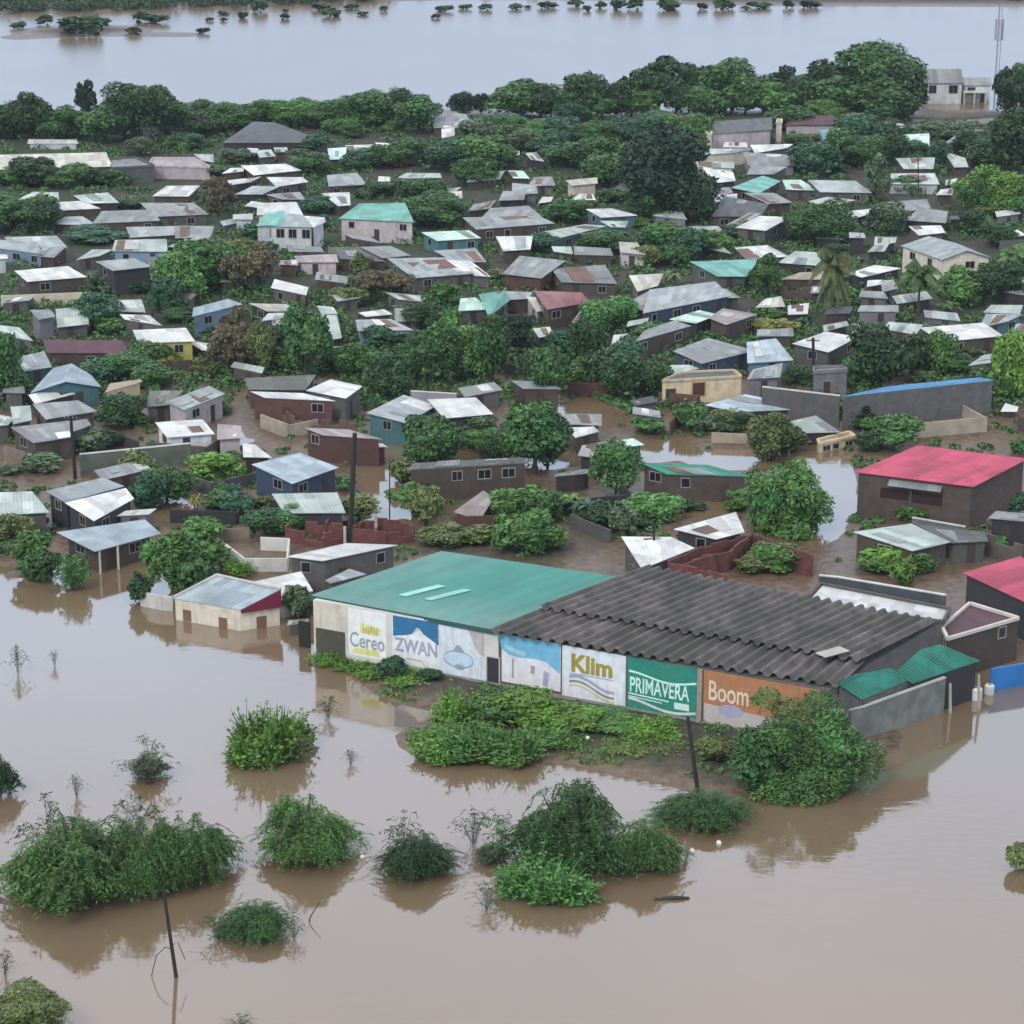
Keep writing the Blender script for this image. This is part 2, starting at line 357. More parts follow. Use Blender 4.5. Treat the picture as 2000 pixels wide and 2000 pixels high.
ln(sxy.outputs['Y'], rgh.inputs[0]); ln(rgh.outputs[0], b.inputs['Roughness'])   # the open river is wind-roughened
b.inputs['IOR'].default_value = 2.45
mp = N(t, 'ShaderNodeMapping'); mp.inputs['Scale'].default_value = (0.55, 1.0, 1.0); ln(geo.outputs['Position'], mp.inputs[0])
n2 = N(t, 'ShaderNodeTexNoise'); n2.inputs['Scale'].default_value = 1.1; n2.inputs['Detail'].default_value = 3; ln(mp.outputs[0], n2.inputs['Vector'])
# wind patches: the surface ripples more in some places
n3 = N(t, 'ShaderNodeTexNoise'); n3.inputs['Scale'].default_value = 0.03; n3.inputs['Detail'].default_value = 2; ln(geo.outputs['Position'], n3.inputs['Vector'])
r3 = N(t, 'ShaderNodeMapRange'); r3.inputs[1].default_value = .45; r3.inputs[2].default_value = .62; r3.inputs[3].default_value = .09; r3.inputs[4].default_value = .42; ln(n3.outputs['Fac'], r3.inputs[0])
bp = N(t, 'ShaderNodeBump'); bp.inputs['Distance'].default_value = 0.05; ln(n2.outputs['Fac'], bp.inputs['Height']); ln(r3.outputs[0], bp.inputs['Strength']); ln(bp.outputs[0], b.inputs['Normal'])
wm = MB(); wm.quad((-4000, -400, 0), (4000, -400, 0), (4000, 8000, 0), (-4000, 8000, 0))
structure(wm.obj('water', m))
# ------------------------------------------------------------------ houses
def add_openings(root, a, b_, z_eave_a, z_eave_b, zg, fcol, seed, n=None, door=True, scale=1.0):
    """doors and windows along the wall foot line a->b_ (outside is to the right of a->b_ seen from above... viewer side)"""
    r = random.Random(seed)
    a, b_ = Vector(a[:2]), Vector(b_[:2]); d = b_-a; ln_ = d.length
    if ln_ < 2.6: return
    d.normalize(); nrm = Vector((d.y, -d.x))
    n = n or max(1, min(4, int(ln_/3.2)))
    kd = r.randrange(n) if door else -1
    for k in range(n):
        s = ln_*(k+0.5+r.uniform(-.12, .12))/n; p = a + d*s
        ze = z_eave_a + (z_eave_b-z_eave_a)*s/ln_
        def slab(mb, u0, u1, z0, z1, off, th):
            q = [p+d*u0+nrm*off, p+d*u1+nrm*off, p+d*u1+nrm*(off+th), p+d*u0+nrm*(off+th)]
            q = [q[3], q[2], q[1], q[0]]
            mb.prism([(v.x, v.y, z0) for v in q], [(v.x, v.y, z1) for v in q])
        if k == kd:
            z1 = min(ze-.35, zg+2.15); z0 = zg-.3
            mb = MB(); slab(mb, -.45, .45, z0, z1, 0.0, .03); mb.obj('door', DOORW, root)
        else:
            z1 = ze-.55; z0 = max(z1-1.0*scale, zg+.15)
            if z1-z0 < .35: continue
            hw = r.choice([.45, .55, .7])*scale
            f = MB()
            slab(f, -hw-.09, -hw, z0-.09, z1+.09, 0, .07); slab(f, hw, hw+.09, z0-.09, z1+.09, 0, .07)
            slab(f, -hw, hw, z1, z1+.09, 0, .07); slab(f, -hw, hw, z0-.09, z0, 0, .07)
            if hw > .5: slab(f, -.03, .03, z0, z1, 0, .055)
            fo = f.obj('window', fcol or FRAME, root)
            g = MB(); slab(g, -hw, hw, z0, z1, 0, .02); g.obj('pane', GLASS, fo)
def quad_uv(q):
    u = (Vector(q[1])-Vector(q[0])).length; v = (Vector(q[3])-Vector(q[0])).length
    u2 = (Vector(q[2])-Vector(q[3])).length
    return [(0, 0), (u, 0), (u2, v), (0, v)]
def roof_slab(mb, q, th=.07):
    q = [Vector(p) for p in q]; dn = Vector((0, 0, -th))
    mb.quad(*q, uv=quad_uv(q))
    l = [p+dn for p in q]
    mb.quad(l[3], l[2], l[1], l[0])
    for i in range(4):
        j = (i+1) % 4; mb.quad(l[i], l[j], q[j], q[i])
def inset(q, ov):
    c = sum((Vector(p) for p in q), Vector())/4
    out = []
    for p in q:
        p = Vector(p); d = (c-p); d.z = 0; L_ = d.length
        k = min(ov*1.35, .28*L_)/max(L_, .01)
        out.append(p + (c-p)*k)
    return out
HOUSE_BAD = []; HBOX = []
def block(root, o, q, h, kind, roofm, wallm, gz, ov=.35, dzr=0.0, seed=0, openings=True, roofname='roof', wallname='wall', fcol=None, nfront=None, door=True, wscale=1.0, parapet=None):
    """q = four world points of the roof (front left, front right, back right, back left); o = origin of the thing"""
    q = [Vector(p)-o for p in q]; zb = gz-.5-o.z
    rm = MB(); wm_ = MB()
    if kind == 'm':
        roof_slab(rm, q); wq = inset(q, ov)
        wm_.prism([(p.x, p.y, zb) for p in wq], [(p.x, p.y, p.z-.085) for p in wq])
    elif kind == 'p':          # flat slab behind a parapet
        wq = q
        wm_.prism([(p.x, p.y, zb) for p in wq], [(p.x, p.y, p.z-.25) for p in wq])
        iq = inset(q, .2); roof_slab(rm, [p-Vector((0, 0, .2)) for p in iq], .04)
        cp_ = MB()
        for i in range(4):
            a, b_ = q[i], q[(i+1) % 4]; m_ = .1*(b_-a).normalized()
            cp_.wallbox(a+m_ if i % 2 else a, b_-m_ if i % 2 else b_, min(a.z, b_.z)-.26, max(a.z, b_.z)+.06, .26)
        cp_.obj('parapet', parapet or wallm, root)
    elif kind == 'g':          # ridge along the front; q[2], q[3] are ridge ends
        b0, b1 = q[0]+(q[3]-q[0])*2, q[1]+(q[2]-q[1])*2; b0.z = q[0].z; b1.z = q[1].z
        roof_slab(rm, q); roof_slab(rm, [b1, b0, q[3], q[2]])
        fq = inset([q[0], q[1], b1, b0], ov)
        wm_.prism([(p.x, p.y, zb) for p in fq], [(p.x, p.y, p.z-.02) for p in fq])
        rz = Vector((0, 0, -.12)); ra = (fq[0]+fq[3])/2; rb = (fq[1]+fq[2])/2
        ra.z = q[3].z-.14; rb.z = q[2].z-.14
        wm_.tri(fq[3]+rz*0, fq[0], ra); wm_.tri(fq[1], fq[2], rb)
        wq = fq
    elif kind == 'e':          # gable end to the front
        r0, r1 = (q[0]+q[1])/2, (q[3]+q[2])/2; r0.z += dzr; r1.z += dzr
        roof_slab(rm, [q[3], q[0], r0, r1]); roof_slab(rm, [q[1], q[2], r1, r0])
        fq = inset(q, ov)
        wm_.prism([(p.x, p.y, zb) for p in fq], [(p.x, p.y, p.z-.02) for p in fq])
        ra = (fq[0]+fq[1])/2; rb = (fq[3]+fq[2])/2; ra.z = r0.z-.14; rb.z = r1.z-.14
        wm_.tri(fq[0], fq[1], ra); wm_.tri(fq[2], fq[3], rb)
        wq = fq
    wo_ = wm_.obj(wallname, wallm, root); ro_ = rm.obj(roofname, roofm, root)
    if openings:
        zg = gz-o.z
        add_openings(root, wq[0], wq[1], wq[0].z, wq[1].z, zg, fcol, seed, nfront, door, wscale)
        # the side wall that faces the camera
        for i, j in ((1, 2), (3, 0)):
            a, b_ = wq[i], wq[j]; d = b_-a; nrm = Vector((d.y, -d.x)); mid = (a+b_)/2 + o
            if nrm.x*(0-mid.x) + nrm.y*(0-mid.y) > 0.12*nrm.length*math.hypot(mid.x, mid.y) and d.length > 3.0:
                add_openings(root, a, b_, a.z, b_.z, zg, fcol, seed+5, max(1, int(d.length/4)), False, wscale)
    return wq
def roof_quad(pix, h, kind='m', share=.4, dz=None):
    (x0, y0), (x1, y1), (x2, y2), (x3, y3) = pix
    a, b_ = at(x0, y0, h), at(x1, y1, h)
    if kind in 'ep': dzv = 0.0
    elif dz is not None: dzv = dz
    else:
        hp = max(3.0, (y0+y1)/2-(y2+y3)/2); mid = at((x0+x1)/2, (y0+y1)/2, h)
        dzv = min(1.8, (.5 if kind == 'g' else share)*hp/(ppm(mid)*.97))
    c_, d_ = at(x2, y2, h+dzv), at(x3, y3, h+dzv)
    return [a, b_, c_, d_], dzv
def house(tile, pts, roof, wall, h, kind='m', label=None, desc=None, name='shack', cat='house', group='metal-roofed houses of the flooded town', dz=None, share=.4, dzr=1.2, seed=None, openings=None, **kw):
    pix = [px_of(tile, *p) for p in pts]
    if label is None and sum(p[1] for p in pix) < 2880:
        cx_, cy_ = sum(p[0] for p in pix)/4, sum(p[1] for p in pix)/4; pix = [(cx_+(p[0]-cx_)*1.2, cy_+(p[1]-cy_)*1.2) for p in pix]
    mx = sum(p[0] for p in pix)/4; my = sum(p[1] for p in pix)/4; yb = (pix[0][1]+pix[1][1])/2
    if label is None and yb < 720: h *= .72 if yb < 560 else .8
    g0 = at(mx, yb + 25); gz = max(0.0, ground_z(g0.x, g0.y))
    q, dzv = roof_quad(pix, h+gz, kind, share, dz)
    if label is None:
        rj = random.Random(int(mx*13+my*7))
        for p_ in q: p_.z += rj.uniform(-.13, .13)
    o = (q[0]+q[1])/2; o.z = gz
    area = 0.5*sum(q[i].x*q[(i+1) % 4].y-q[(i+1) % 4].x*q[i].y for i in range(4))
    if area < 2: HOUSE_BAD.append((tile, pts, round(area, 1)))
    HBOX.append((min(p[0] for p in pix), min(p[1] for p in pix), max(p[0] for p in pix), yb+h*.8*ppm(o)))
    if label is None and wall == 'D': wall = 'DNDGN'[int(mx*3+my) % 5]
    root = empty(name, o)
    pm = ppm(o); wpx = max(p[0] for p in pix)-min(p[0] for p in pix)
    seed = seed if seed is not None else int(mx*7+my)
    op = openings if openings is not None else (yb > 360)
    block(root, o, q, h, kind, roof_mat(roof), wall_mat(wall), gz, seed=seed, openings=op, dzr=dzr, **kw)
    if label is None and kind == 'm' and rj.random() < .7:      # loose sheets laid over the roof
        ql_ = [p_-o for p_ in q]
        for k in range(rj.choice([1, 1, 2, 3])):
            wu, wv = rj.uniform(.14, .4), rj.uniform(.35, .9); u0, v0 = rj.uniform(.0, 1-wu), rj.uniform(0, 1-wv)
            def rp(u, v): return (ql_[0]*(1-u)+ql_[1]*u)*(1-v)+(ql_[3]*(1-u)+ql_[2]*u)*v+Vector((0, 0, .045+.02*k))
            tw = rj.uniform(-.03, .03); sm = MB(); roof_slab(sm, [rp(u0, v0), rp(u0+wu, v0+tw), rp(u0+wu, v0+wv+tw), rp(u0, v0+wv)], .025)
            sm.obj('loose_sheet', roof_mat(rj.choice({'d': 'gdz', 'o': 'od', 'k': 'kd', 'a': 'ad'}.get(roof, roof+'zgwRR'))), root)
    size = 'tiny' if wpx < 28 else 'small' if wpx < 60 else 'large' if wpx > 125 else ''
    if label is None and desc is None:
        desc = f"{size} {WALLN[wall]}-walled house with {ROOFN[roof]} roof".strip()
    tag(root, cat, label, desc if label is None else None, group, (mx, yb))
    return root, o, q, gz
HS = """
A -150 318 850 290 800 183 -150 205 c G 3.0 g|long low hall with a pale beige roof at the left edge
A -60 300 105 290 110 262 -60 268 p L 3.6 p
A 860 292 1130 278 1010 228 850 235 g G 4.4 p
A 1150 275 1540 283 1440 228 1180 228 p P 3.6 p
A 1530 240 1605 255 1600 205 1475 202 z D 3 m
A 160 540 425 545 420 485 262 485 n D 2.6 m
A 330 625 710 600 590 550 212 578 w D 2.6 m
A 660 560 870 556 800 492 582 508 n D 2.6 m
A 1180 507 1410 510 1480 445 1270 445 w D 2.6 m
A 1190 655 1530 640 1440 575 1100 572 l D 2.8 m
A 740 715 1170 690 1110 628 800 635 l D 2.6 m
A 420 718 710 732 612 668 500 672 z D 2.2 m
A 1015 818 1335 800 1325 748 985 752 z D 2.8 m
A 1345 820 1570 815 1590 745 1345 750 l D 2.8 m
A 1285 888 1515 890 1670 848 1515 826 z D 2.4 m
A 130 895 470 890 400 825 70 828 z D 3.2 m
A 260 952 400 965 482 900 330 900 l D 2.6 m
A 880 925 1230 930 1225 850 900 855 n U 2.8 m
F 600 325 745 305 830 262 700 268 n D 2.6 m
F 1150 402 1340 388 1290 322 1110 318 d D 3.4 m
F 450 830 650 812 640 700 440 715 n G 2.8 m
F 900 722 1075 722 1050 645 800 645 n D 2.8 m
F 960 788 1190 828 1115 760 925 755 w G 2.6 m
F -60 238 285 282 250 215 -50 190 z U 3 m
F -100 330 45 320 40 296 -100 300 w W 3.4 m
K 400 495 930 490 870 412 380 412 k N 2.4 m
K 190 622 370 605 320 500 120 545 z T 2.4 m
K 265 882 565 805 500 748 215 820 w D 2.0 m
K 345 1003 735 935 590 850 245 890 l D 2.6 m
K 100 1032 240 1012 230 890 78 905 n G 2.4 m
K 790 800 1078 722 1060 690 830 735 a O 2.6 m
K 1100 908 1285 890 1385 785 1130 785 o G 2.2 m
K 1390 925 1700 810 1575 742 1255 868 n P 3.0 m
P 250 325 560 285 530 165 80 212 l D 2.8 m
P 555 238 690 190 655 140 540 165 l G 3.0 m
P 1260 290 1620 265 1530 143 1170 170 w W 2.0 m
P 1640 300 1830 290 1820 205 1640 180 p P 2.0 m
Q 290 440 505 432 380 335 285 332 w D 2.0 m
L 450 842 985 862 740 800 345 782 w K 3.2 m
L 1065 845 1190 748 950 700 765 778 w G 3.2 m
L 330 775 760 775 842 665 300 690 o D 2.6 m
Q 890 268 1340 295 1090 225 750 205 p K 3.4 m
Q 1250 362 1380 352 1340 325 1210 328 w K 2.2 m
L 1515 1025 1755 895 1500 808 1220 945 z T 3.0 m
R -20 690 900 630 850 592 30 640 d D 3.8 m
R 1180 345 1450 345 1450 258 1080 262 l D 2.2 m
R 1250 442 1430 388 1390 366 1180 362 w D 2.0 m
R 1270 578 1425 602 1540 455 1300 500 z D 2.4 m
R 1600 525 1772 490 1690 455 1545 468 m G 2.4 m
R 1080 742 1350 708 1375 680 1125 708 z D 2.0 m
S 590 712 1210 732 900 640 390 640 e N 3.2 m
N 1110 952 1735 915 1180 815 875 887 b D 1.6 m
T 290 402 545 402 360 282 150 325 n D 1.7 m
T 1090 1300 1378 1238 1080 1088 640 1150 n D 2.4 m
S 400 1432 800 1278 620 1190 245 1195 w G 2.4 m
S 960 1214 1176 1158 1110 1000 640 1130 w D 2.6 m
O 455 475 640 388 440 345 225 430 w G 4.2 m
O 1330 402 1725 362 1600 280 1200 318 w D 3.0 m
O 365 640 575 625 540 600 365 606 l L 3.6 p
N 1220 560 1510 540 1400 405 1215 430 b U 3.0 m
N 1195 700 1445 680 1465 572 1240 620 z L 2.6 m
N 860 560 1195 485 900 405 680 490 l V 3.0 m
N 590 687 830 615 760 590 605 598 n D 3.0 m
I 460 872 1012 760 915 668 500 722 z V 3.4 m
I 262 845 450 872 480 745 440 745 l D 2.8 m
I 1010 775 1125 772 1040 720 990 715 z D 2.8 m
N 810 270 952 212 830 180 640 240 m D 2.8 m
N 1040 278 1238 205 1020 168 930 238 p N 3.2 m
N 380 402 735 295 632 262 440 330 l N 3.6 m
N 180 427 280 415 290 365 195 375 w G 2.2 m
N 300 292 430 262 440 238 310 255 n D 2.4 m
I 985 612 1165 605 1250 500 810 515 t G 3.4 m
I 1205 478 1478 462 1335 390 1130 400 w D 2.8 m
I 1140 247 1330 262 1485 182 1290 170 w D 3.4 m
I 1060 218 1170 215 1280 150 1200 150 z D 3.0 m
I 820 350 985 272 960 245 750 248 n D 2.6 m
I 250 432 412 442 360 368 240 362 c P 3.6 m
I 380 720 510 682 545 610 325 620 c G 2.4 m
I 1460 502 1738 530 1720 440 1570 432 n D 2.6 m
I 1480 640 1760 640 1770 588 1600 590 a N 2.8 m
I 1280 848 1465 840 1440 768 1330 790 c D 2.4 m
I 1515 902 1640 892 1650 830 1515 840 w D 2.2 m
D 835 337 990 337 985 303 845 303 w W 2.4 m
D 1080 375 1290 345 1322 315 1052 322 w D 2.4 m
D 1040 467 1340 465 1395 408 1010 385 l L 2.8 m
D 1020 542 1190 537 1280 490 1050 478 l D 2.6 m
D 755 596 897 588 880 525 690 495 w D 2.6 m
D 630 482 880 490 880 455 620 452 n C 2.6 m
D 380 378 612 375 570 340 345 343 n C 3.4 m
D 690 390 900 378 1000 350 720 350 n C 3.4 m
D 1090 678 1230 602 1112 568 915 640 t D 2.8 m
D 1310 648 1510 652 1400 588 1285 592 m D 2.6 m
D 1575 668 1900 672 1800 597 1500 597 z D 3.0 m
D 1600 788 1790 737 1610 716 1490 745 n D 2.6 m
D 745 706 880 682 860 650 735 655 p D 2.6 m
D 1160 762 1315 748 1200 692 1010 690 l D 2.8 m
D 765 748 910 718 915 695 780 705 w D 2.4 m
D 770 850 1080 850 1130 770 850 722 d D 2.8 m
D 1590 286 1692 262 1692 205 1560 215 q U 2.6 m
D 1320 167 1640 167 1632 108 1390 98 k P 3.2 m
E 660 865 800 835 825 800 560 832 w D 2.6 m
E 1040 497 1228 492 1238 425 990 428 n D 2.6 m
E 935 605 1260 612 1230 538 918 540 n W 2.6 m
E 1020 330 1200 330 1200 240 1010 250 m G 2.6 m
E 790 237 892 240 912 190 755 190 e G 2.4 m
E 1365 305 1700 265 1822 195 1480 222 l G 3.0 m
E 1510 155 1692 152 1690 122 1520 128 o C 2.8 m
E 900 176 1025 190 1012 166 895 150 c G 2.4 m
E 1410 480 1500 480 1480 420 1340 380 n D 2.4 m
E 1050 817 1205 790 1180 738 918 757 l L 2.6 m
E 1060 882 1322 900 1335 830 1160 800 l D 2.8 m
J 1150 300 1318 280 1290 235 1085 238 w D 2.6 m
E 1280 692 1382 690 1388 650 1310 655 w D 2.4 m
E 1345 622 1410 607 1422 578 1350 588 n D 2.4 m
J 720 612 967 560 800 538 640 590 w D 2.6 m
J 755 692 862 672 850 642 760 652 w D 2.4 m
J 870 730 972 700 940 650 860 655 l L 2.4 m
J 700 770 890 775 860 732 720 728 l L 3.0 m
J 700 882 962 882 960 842 720 842 l L 3.0 m
J 1650 887 1882 895 1902 842 1700 832 n D 2.6 m
J 1620 987 1790 962 1892 908 1660 912 z T 2.6 m
J 1770 1070 1960 1062 1960 985 1880 985 l G 2.6 m
J 890 1015 1100 1047 1145 990 930 962 n D 2.4 m
J 640 1037 742 1037 762 985 640 980 n U 2.4 m
J 765 422 870 425 906 372 800 388 n D 2.6 m
J 815 378 950 362 957 325 820 325 n D 2.4 m
J 1880 612 1970 612 1970 575 1885 580 w W 2.6 m
J 625 320 727 320 717 290 620 290 z D 3.8 m
J 330 740 440 735 430 690 340 690 g N 2.6 m
H 735 250 1232 212 1130 165 650 175 z D 3.4 m
H 770 172 1150 158 1070 95 830 110 l D 3.6 m
H 650 122 790 97 830 50 680 75 l D 2.8 m
H 420 346 697 328 620 277 320 290 m T 3.0 m
H 915 416 1087 405 1102 320 868 328 w D 3.0 m
H 1340 318 1642 242 1500 228 1238 280 n T 2.6 m
H 1650 163 1878 148 1720 110 1553 115 w T 3.2 m
H 1720 242 1812 238 1828 203 1650 205 n T 2.6 m
H 540 498 742 497 675 416 413 430 z D 2.8 m
H 245 612 628 582 480 487 78 490 z D 3.0 m
H 680 602 782 606 652 507 540 505 w D 2.6 m
H 930 588 1175 617 1332 510 1040 477 l K 3.4 m
H 1365 652 1718 656 1640 545 1303 566 g N 2.8 m
H 575 868 782 856 682 783 590 793 m D 2.8 m
H 800 905 935 800 905 738 735 758 t D 2.8 m
H 940 792 1080 787 1102 745 905 735 z D 2.6 m
H 1230 868 1560 812 1490 738 1130 725 s N 3.0 m|house with a faded red roof and brown walls amid trees
H 1160 878 1257 852 1222 790 1090 778 c P 2.4 m
H 1430 957 1505 965 1572 868 1490 880 b T 2.4 m
M 980 374 1072 362 1052 310 943 316 w D 2.2 m
H 1290 428 1412 440 1402 393 1278 393 n D 2.2 m
G 1345 474 1524 457 1400 395 1203 400 l D 2.8 m
G 1040 480 1330 492 1200 400 1010 418 d D 2.6 m
G 730 512 982 507 970 458 700 463 p P 2.6 m
G 570 528 692 532 692 498 568 498 p N 2.6 m
G 480 877 702 872 600 833 368 828 c D 2.4 m
G 455 948 732 912 720 888 500 893 n G 2.2 m
G 890 902 988 897 960 848 858 843 n D 2.2 m
G 1180 1022 1532 1012 1390 948 1168 952 z U 2.6 m
G 940 1077 1022 1066 992 928 880 928 n D 2.0 m
G 520 1002 602 992 592 948 513 953 n G 2.0 m
G 625 978 792 967 782 938 618 938 w G 2.0 m
G 1450 952 1612 942 1602 868 1448 868 l L 2.4 m
B 145 337 282 326 287 298 200 303 w D 2.6 m
B 390 347 692 317 592 280 308 290 w D 2.6 m
B 150 437 330 407 397 376 130 403 w D 2.6 m
B 555 439 757 407 722 376 493 376 w D 2.6 m
B 255 495 430 492 537 450 368 440 z D 2.6 m
B 590 537 737 532 702 483 488 506 l G 2.8 m
B 955 434 1197 417 1132 348 943 363 z D 2.6 m
B 1010 584 1087 577 1082 493 903 503 w D 2.4 m
B 1120 188 1242 188 1252 133 1078 140 w D 2.6 m
B 1360 174 1437 170 1382 123 1298 120 w D 2.6 m
B 950 232 1052 227 1057 153 938 163 m G 2.4 m
B 1710 174 1792 167 1812 133 1698 148 n D 2.4 m
B 310 192 392 187 397 158 328 158 w G 2.4 m
B 420 214 522 207 492 163 398 168 n G 2.4 m
B 540 182 620 180 612 150 528 153 n D 2.4 m
B 1470 377 1762 374 1752 343 1540 343 n D 2.4 m
B 1315 397 1392 395 1392 370 1318 370 w D 2.4 m
C 185 497 330 482 372 448 248 458 n D 2.4 m
C 330 582 392 577 387 488 268 493 c D 2.4 m
C 250 68 332 53 332 5 248 8 w W 3.0 m
C 810 112 962 117 987 70 878 83 m D 2.4 m
C 740 207 822 202 822 180 743 182 n D 2.2 m
C 920 237 1002 247 952 188 883 193 n D 2.4 m
C 790 375 892 372 852 323 758 328 m D 2.4 m
C 1240 427 1402 412 1397 378 1198 398 c C 3.4 m
C 1240 542 1392 537 1372 503 1288 503 w G 2.2 m
C 1725 157 1892 147 1862 118 1728 120 n D 2.4 m
C 910 432 1082 427 1062 373 948 378 l L 2.4 m
C 790 492 952 487 942 438 788 418 l L 2.6 m
C 980 562 1060 552 1077 520 1008 523 w D 2.4 m
C 690 542 852 532 862 488 718 478 l D 2.6 m
1 170 772 400 772 392 752 175 752 w W 1.6 m
1 1240 762 1720 762 1480 672 1380 664 d D 2.8 m
2 560 682 745 682 705 622 545 608 g D 3.0 m
2 780 655 852 652 852 630 782 632 w W 3.0 m
K -30 1052 62 1040 110 990 -30 965 n G 2.2 m
T 1660 1055 1990 1085 1990 1010 1720 1002 g D 2.8 m
T 1385 1242 1662 1232 1642 1152 1100 1086 d D 2.3 m
W 330 302 602 227 472 195 290 275 z G 2.8 m
U 1395 614 1552 592 1552 570 1405 588 n D 1.3 m
A 430 385 640 380 620 345 450 350 d D 2.4 m
E 1560 260 1760 255 1760 225 1580 228 g D 2.6 m
R 330 1005 530 1058 640 905 556 842 p N .7 m
T 1755 240 1880 246 1890 212 1790 190 w D .9 m
"""
for i, ln_ in enumerate(HS.strip().splitlines()):
    part = ln_.split('|'); f = part[0].split()
    n_ = [float(v) for v in f[1:9]]
    house(f[0], [(n_[0], n_[1]), (n_[2], n_[3]), (n_[4], n_[5]), (n_[6], n_[7])], f[9], f[10], float(f[11]), f[12], label=part[1] if len(part) > 1 else None)

FILL = '# fillers are placed after the named houses'
# ---- houses that stand out get their own build
def special(tile, pts, roof, wall, h, kind, label, **kw):
    return house(tile, pts, roof, wall, h, kind, label=label, **kw)
# cream flooded house with maroon gable side
root, o, q, gz = special('U', [(535, 418), (1045, 505), (1345, 355), (865, 248)], 'b', 'C', 2.25, 'm', 'small cream house with pale blue roof and maroon gable, standing in floodwater', dz=1.45, openings=False, name='flooded_house', ov=.12)
ql = [p-o for p in q]
tri = MB(); a, b_ = ql[1], ql[2]; nrm = Vector((b_.y-a.y, -(b_.x-a.x), 0)).normalized()*.05
tri.prism([tuple(a+nrm+Vector((0, 0, -.35))), tuple(b_+nrm+Vector((0, 0, -1.75))), tuple(b_+nrm*3+Vector((0, 0, -1.75))), tuple(a+nrm*3+Vector((0, 0, -.35)))][::-1],
          [tuple(a+nrm+Vector((0, 0, .02))), tuple(b_+nrm+Vector((0, 0, .05))), tuple(b_+nrm*3+Vector((0, 0, .05))), tuple(a+nrm*3+Vector((0, 0, .02)))][::-1])
tri.obj('gable_board', simple('maroon_paint', (.16, .015, .045), .6), root)
cap = MB()
for a, b_ in ((ql[2], ql[3]), (ql[3], ql[0])):
    d = (b_-a).normalized(); cap.tube([a+Vector((0, 0, .12)), b_+Vector((0, 0, .12))], .13, 4)
cap.obj('parapet', simple('pale_plaster', (.55, .52, .47), .8), root)
BROWNW = simple('brown_shutter', (.16, .10, .06), .7)
def opening_px(root, o, plane, px0, py0, px1, py1, name, mat, off=.03, frame=None):
    """an opening set on the vertical wall plane (point a, point b in the world) from two picture corners of the place"""
    a, b_ = plane; d = Vector((b_.x-a.x, b_.y-a.y, 0)).normalized(); nrm = Vector((d.y, -d.x, 0))
    def hit(px, py):
        r_ = ray(px, py); t_ = (a-Vector((0, 0, CAM_H))).dot(nrm)/r_.dot(nrm); p = Vector((0, 0, CAM_H))+r_*t_
        return (p-a).dot(d), p.z
    s0, z0 = hit(px0, py0); s1, z1 = hit(px1, py1)
    z0, z1 = min(z0, z1), max(z0, z1)
    def slab(mb, sa, sb, za, zb, o0, o1):
        q_ = [a+d*sa+nrm*o1, a+d*sb+nrm*o1, a+d*sb+nrm*o0, a+d*sa+nrm*o0]
        mb.prism([(p.x-o.x, p.y-o.y, za-o.z) for p in q_], [(p.x-o.x, p.y-o.y, zb-o.z) for p in q_])
    par = root
    if frame:
        f = MB(); w_ = .1
        slab(f, s0-w_, s0, z0-w_, z1+w_, 0, .08); slab(f, s1, s1+w_, z0-w_, z1+w_, 0, .08); slab(f, s0, s1, z1, z1+w_, 0, .08); slab(f, s0, s1, z0-w_, z0, 0, .08)
        par = f.obj('window', frame, root)
    g = MB(); slab(g, s0, s1, z0, z1, 0, off); g.obj('pane' if frame else name, mat, par)
wl = inset(q, .12)
for (x0, y0, x1, y1, pl) in [(608, 502, 672, 585, 0), (878, 560, 945, 665, 0), (1162, 560, 1240, 650, 1)]:
    A_ = px_of('U', x0, y0); B_ = px_of('U', x1, y1+12)
    opening_px(root, o, (wl[0], wl[1]) if pl == 0 else (wl[1], wl[2]), *A_, *B_, 'door', BROWNW, .04)
special('U', [(1352, 425), (1590, 362), (1500, 215), (1130, 297)], 'w', 'W', 2.2, 'm', 'pale house with white metal roof directly behind the cream flooded house', dz=.5)
# yellow house
special('F', [(1045, 965), (1472, 952), (1402, 850), (1000, 868)], 'w', 'Y', 3.0, 'm', 'yellow-walled house with a plain whitish roof among shrubs', openings=True)
# white-blue roof, blue side wall
special('F', [(1450, 767), (1832, 672), (1722, 632), (1460, 700)], 'b', 'U', 3.2, 'm', 'blue house with a bright pale blue roof left of the grassy yard')
# tan house with long cream yard wall
special('F', [(205, 502), (655, 466), (512, 385), (108, 420)], 'w', 'N', 3.4, 'm', 'brown house with whitish roof behind a long cream yard wall')
root, o, q, gz = special('F', [(850, 420), (1152, 388), (1005, 325), (720, 350)], 'z', 'D', 4.0, 'm', 'tall dark house with grey roof and a pillared porch opening')
special('F', [(290, 790), (420, 765), (385, 715), (225, 715)], 'l', 'L', 3.8, 'm', 'grey shed with one tall dark doorway near the maroon roof', openings=False)
# blue gable house left
special('K', [(228, 802), (765, 756), (690, 668), (400, 612)], 'b', 'T', 2.6, 'e', 'teal gabled house with pale blue roof at the left', dzr=1.1)
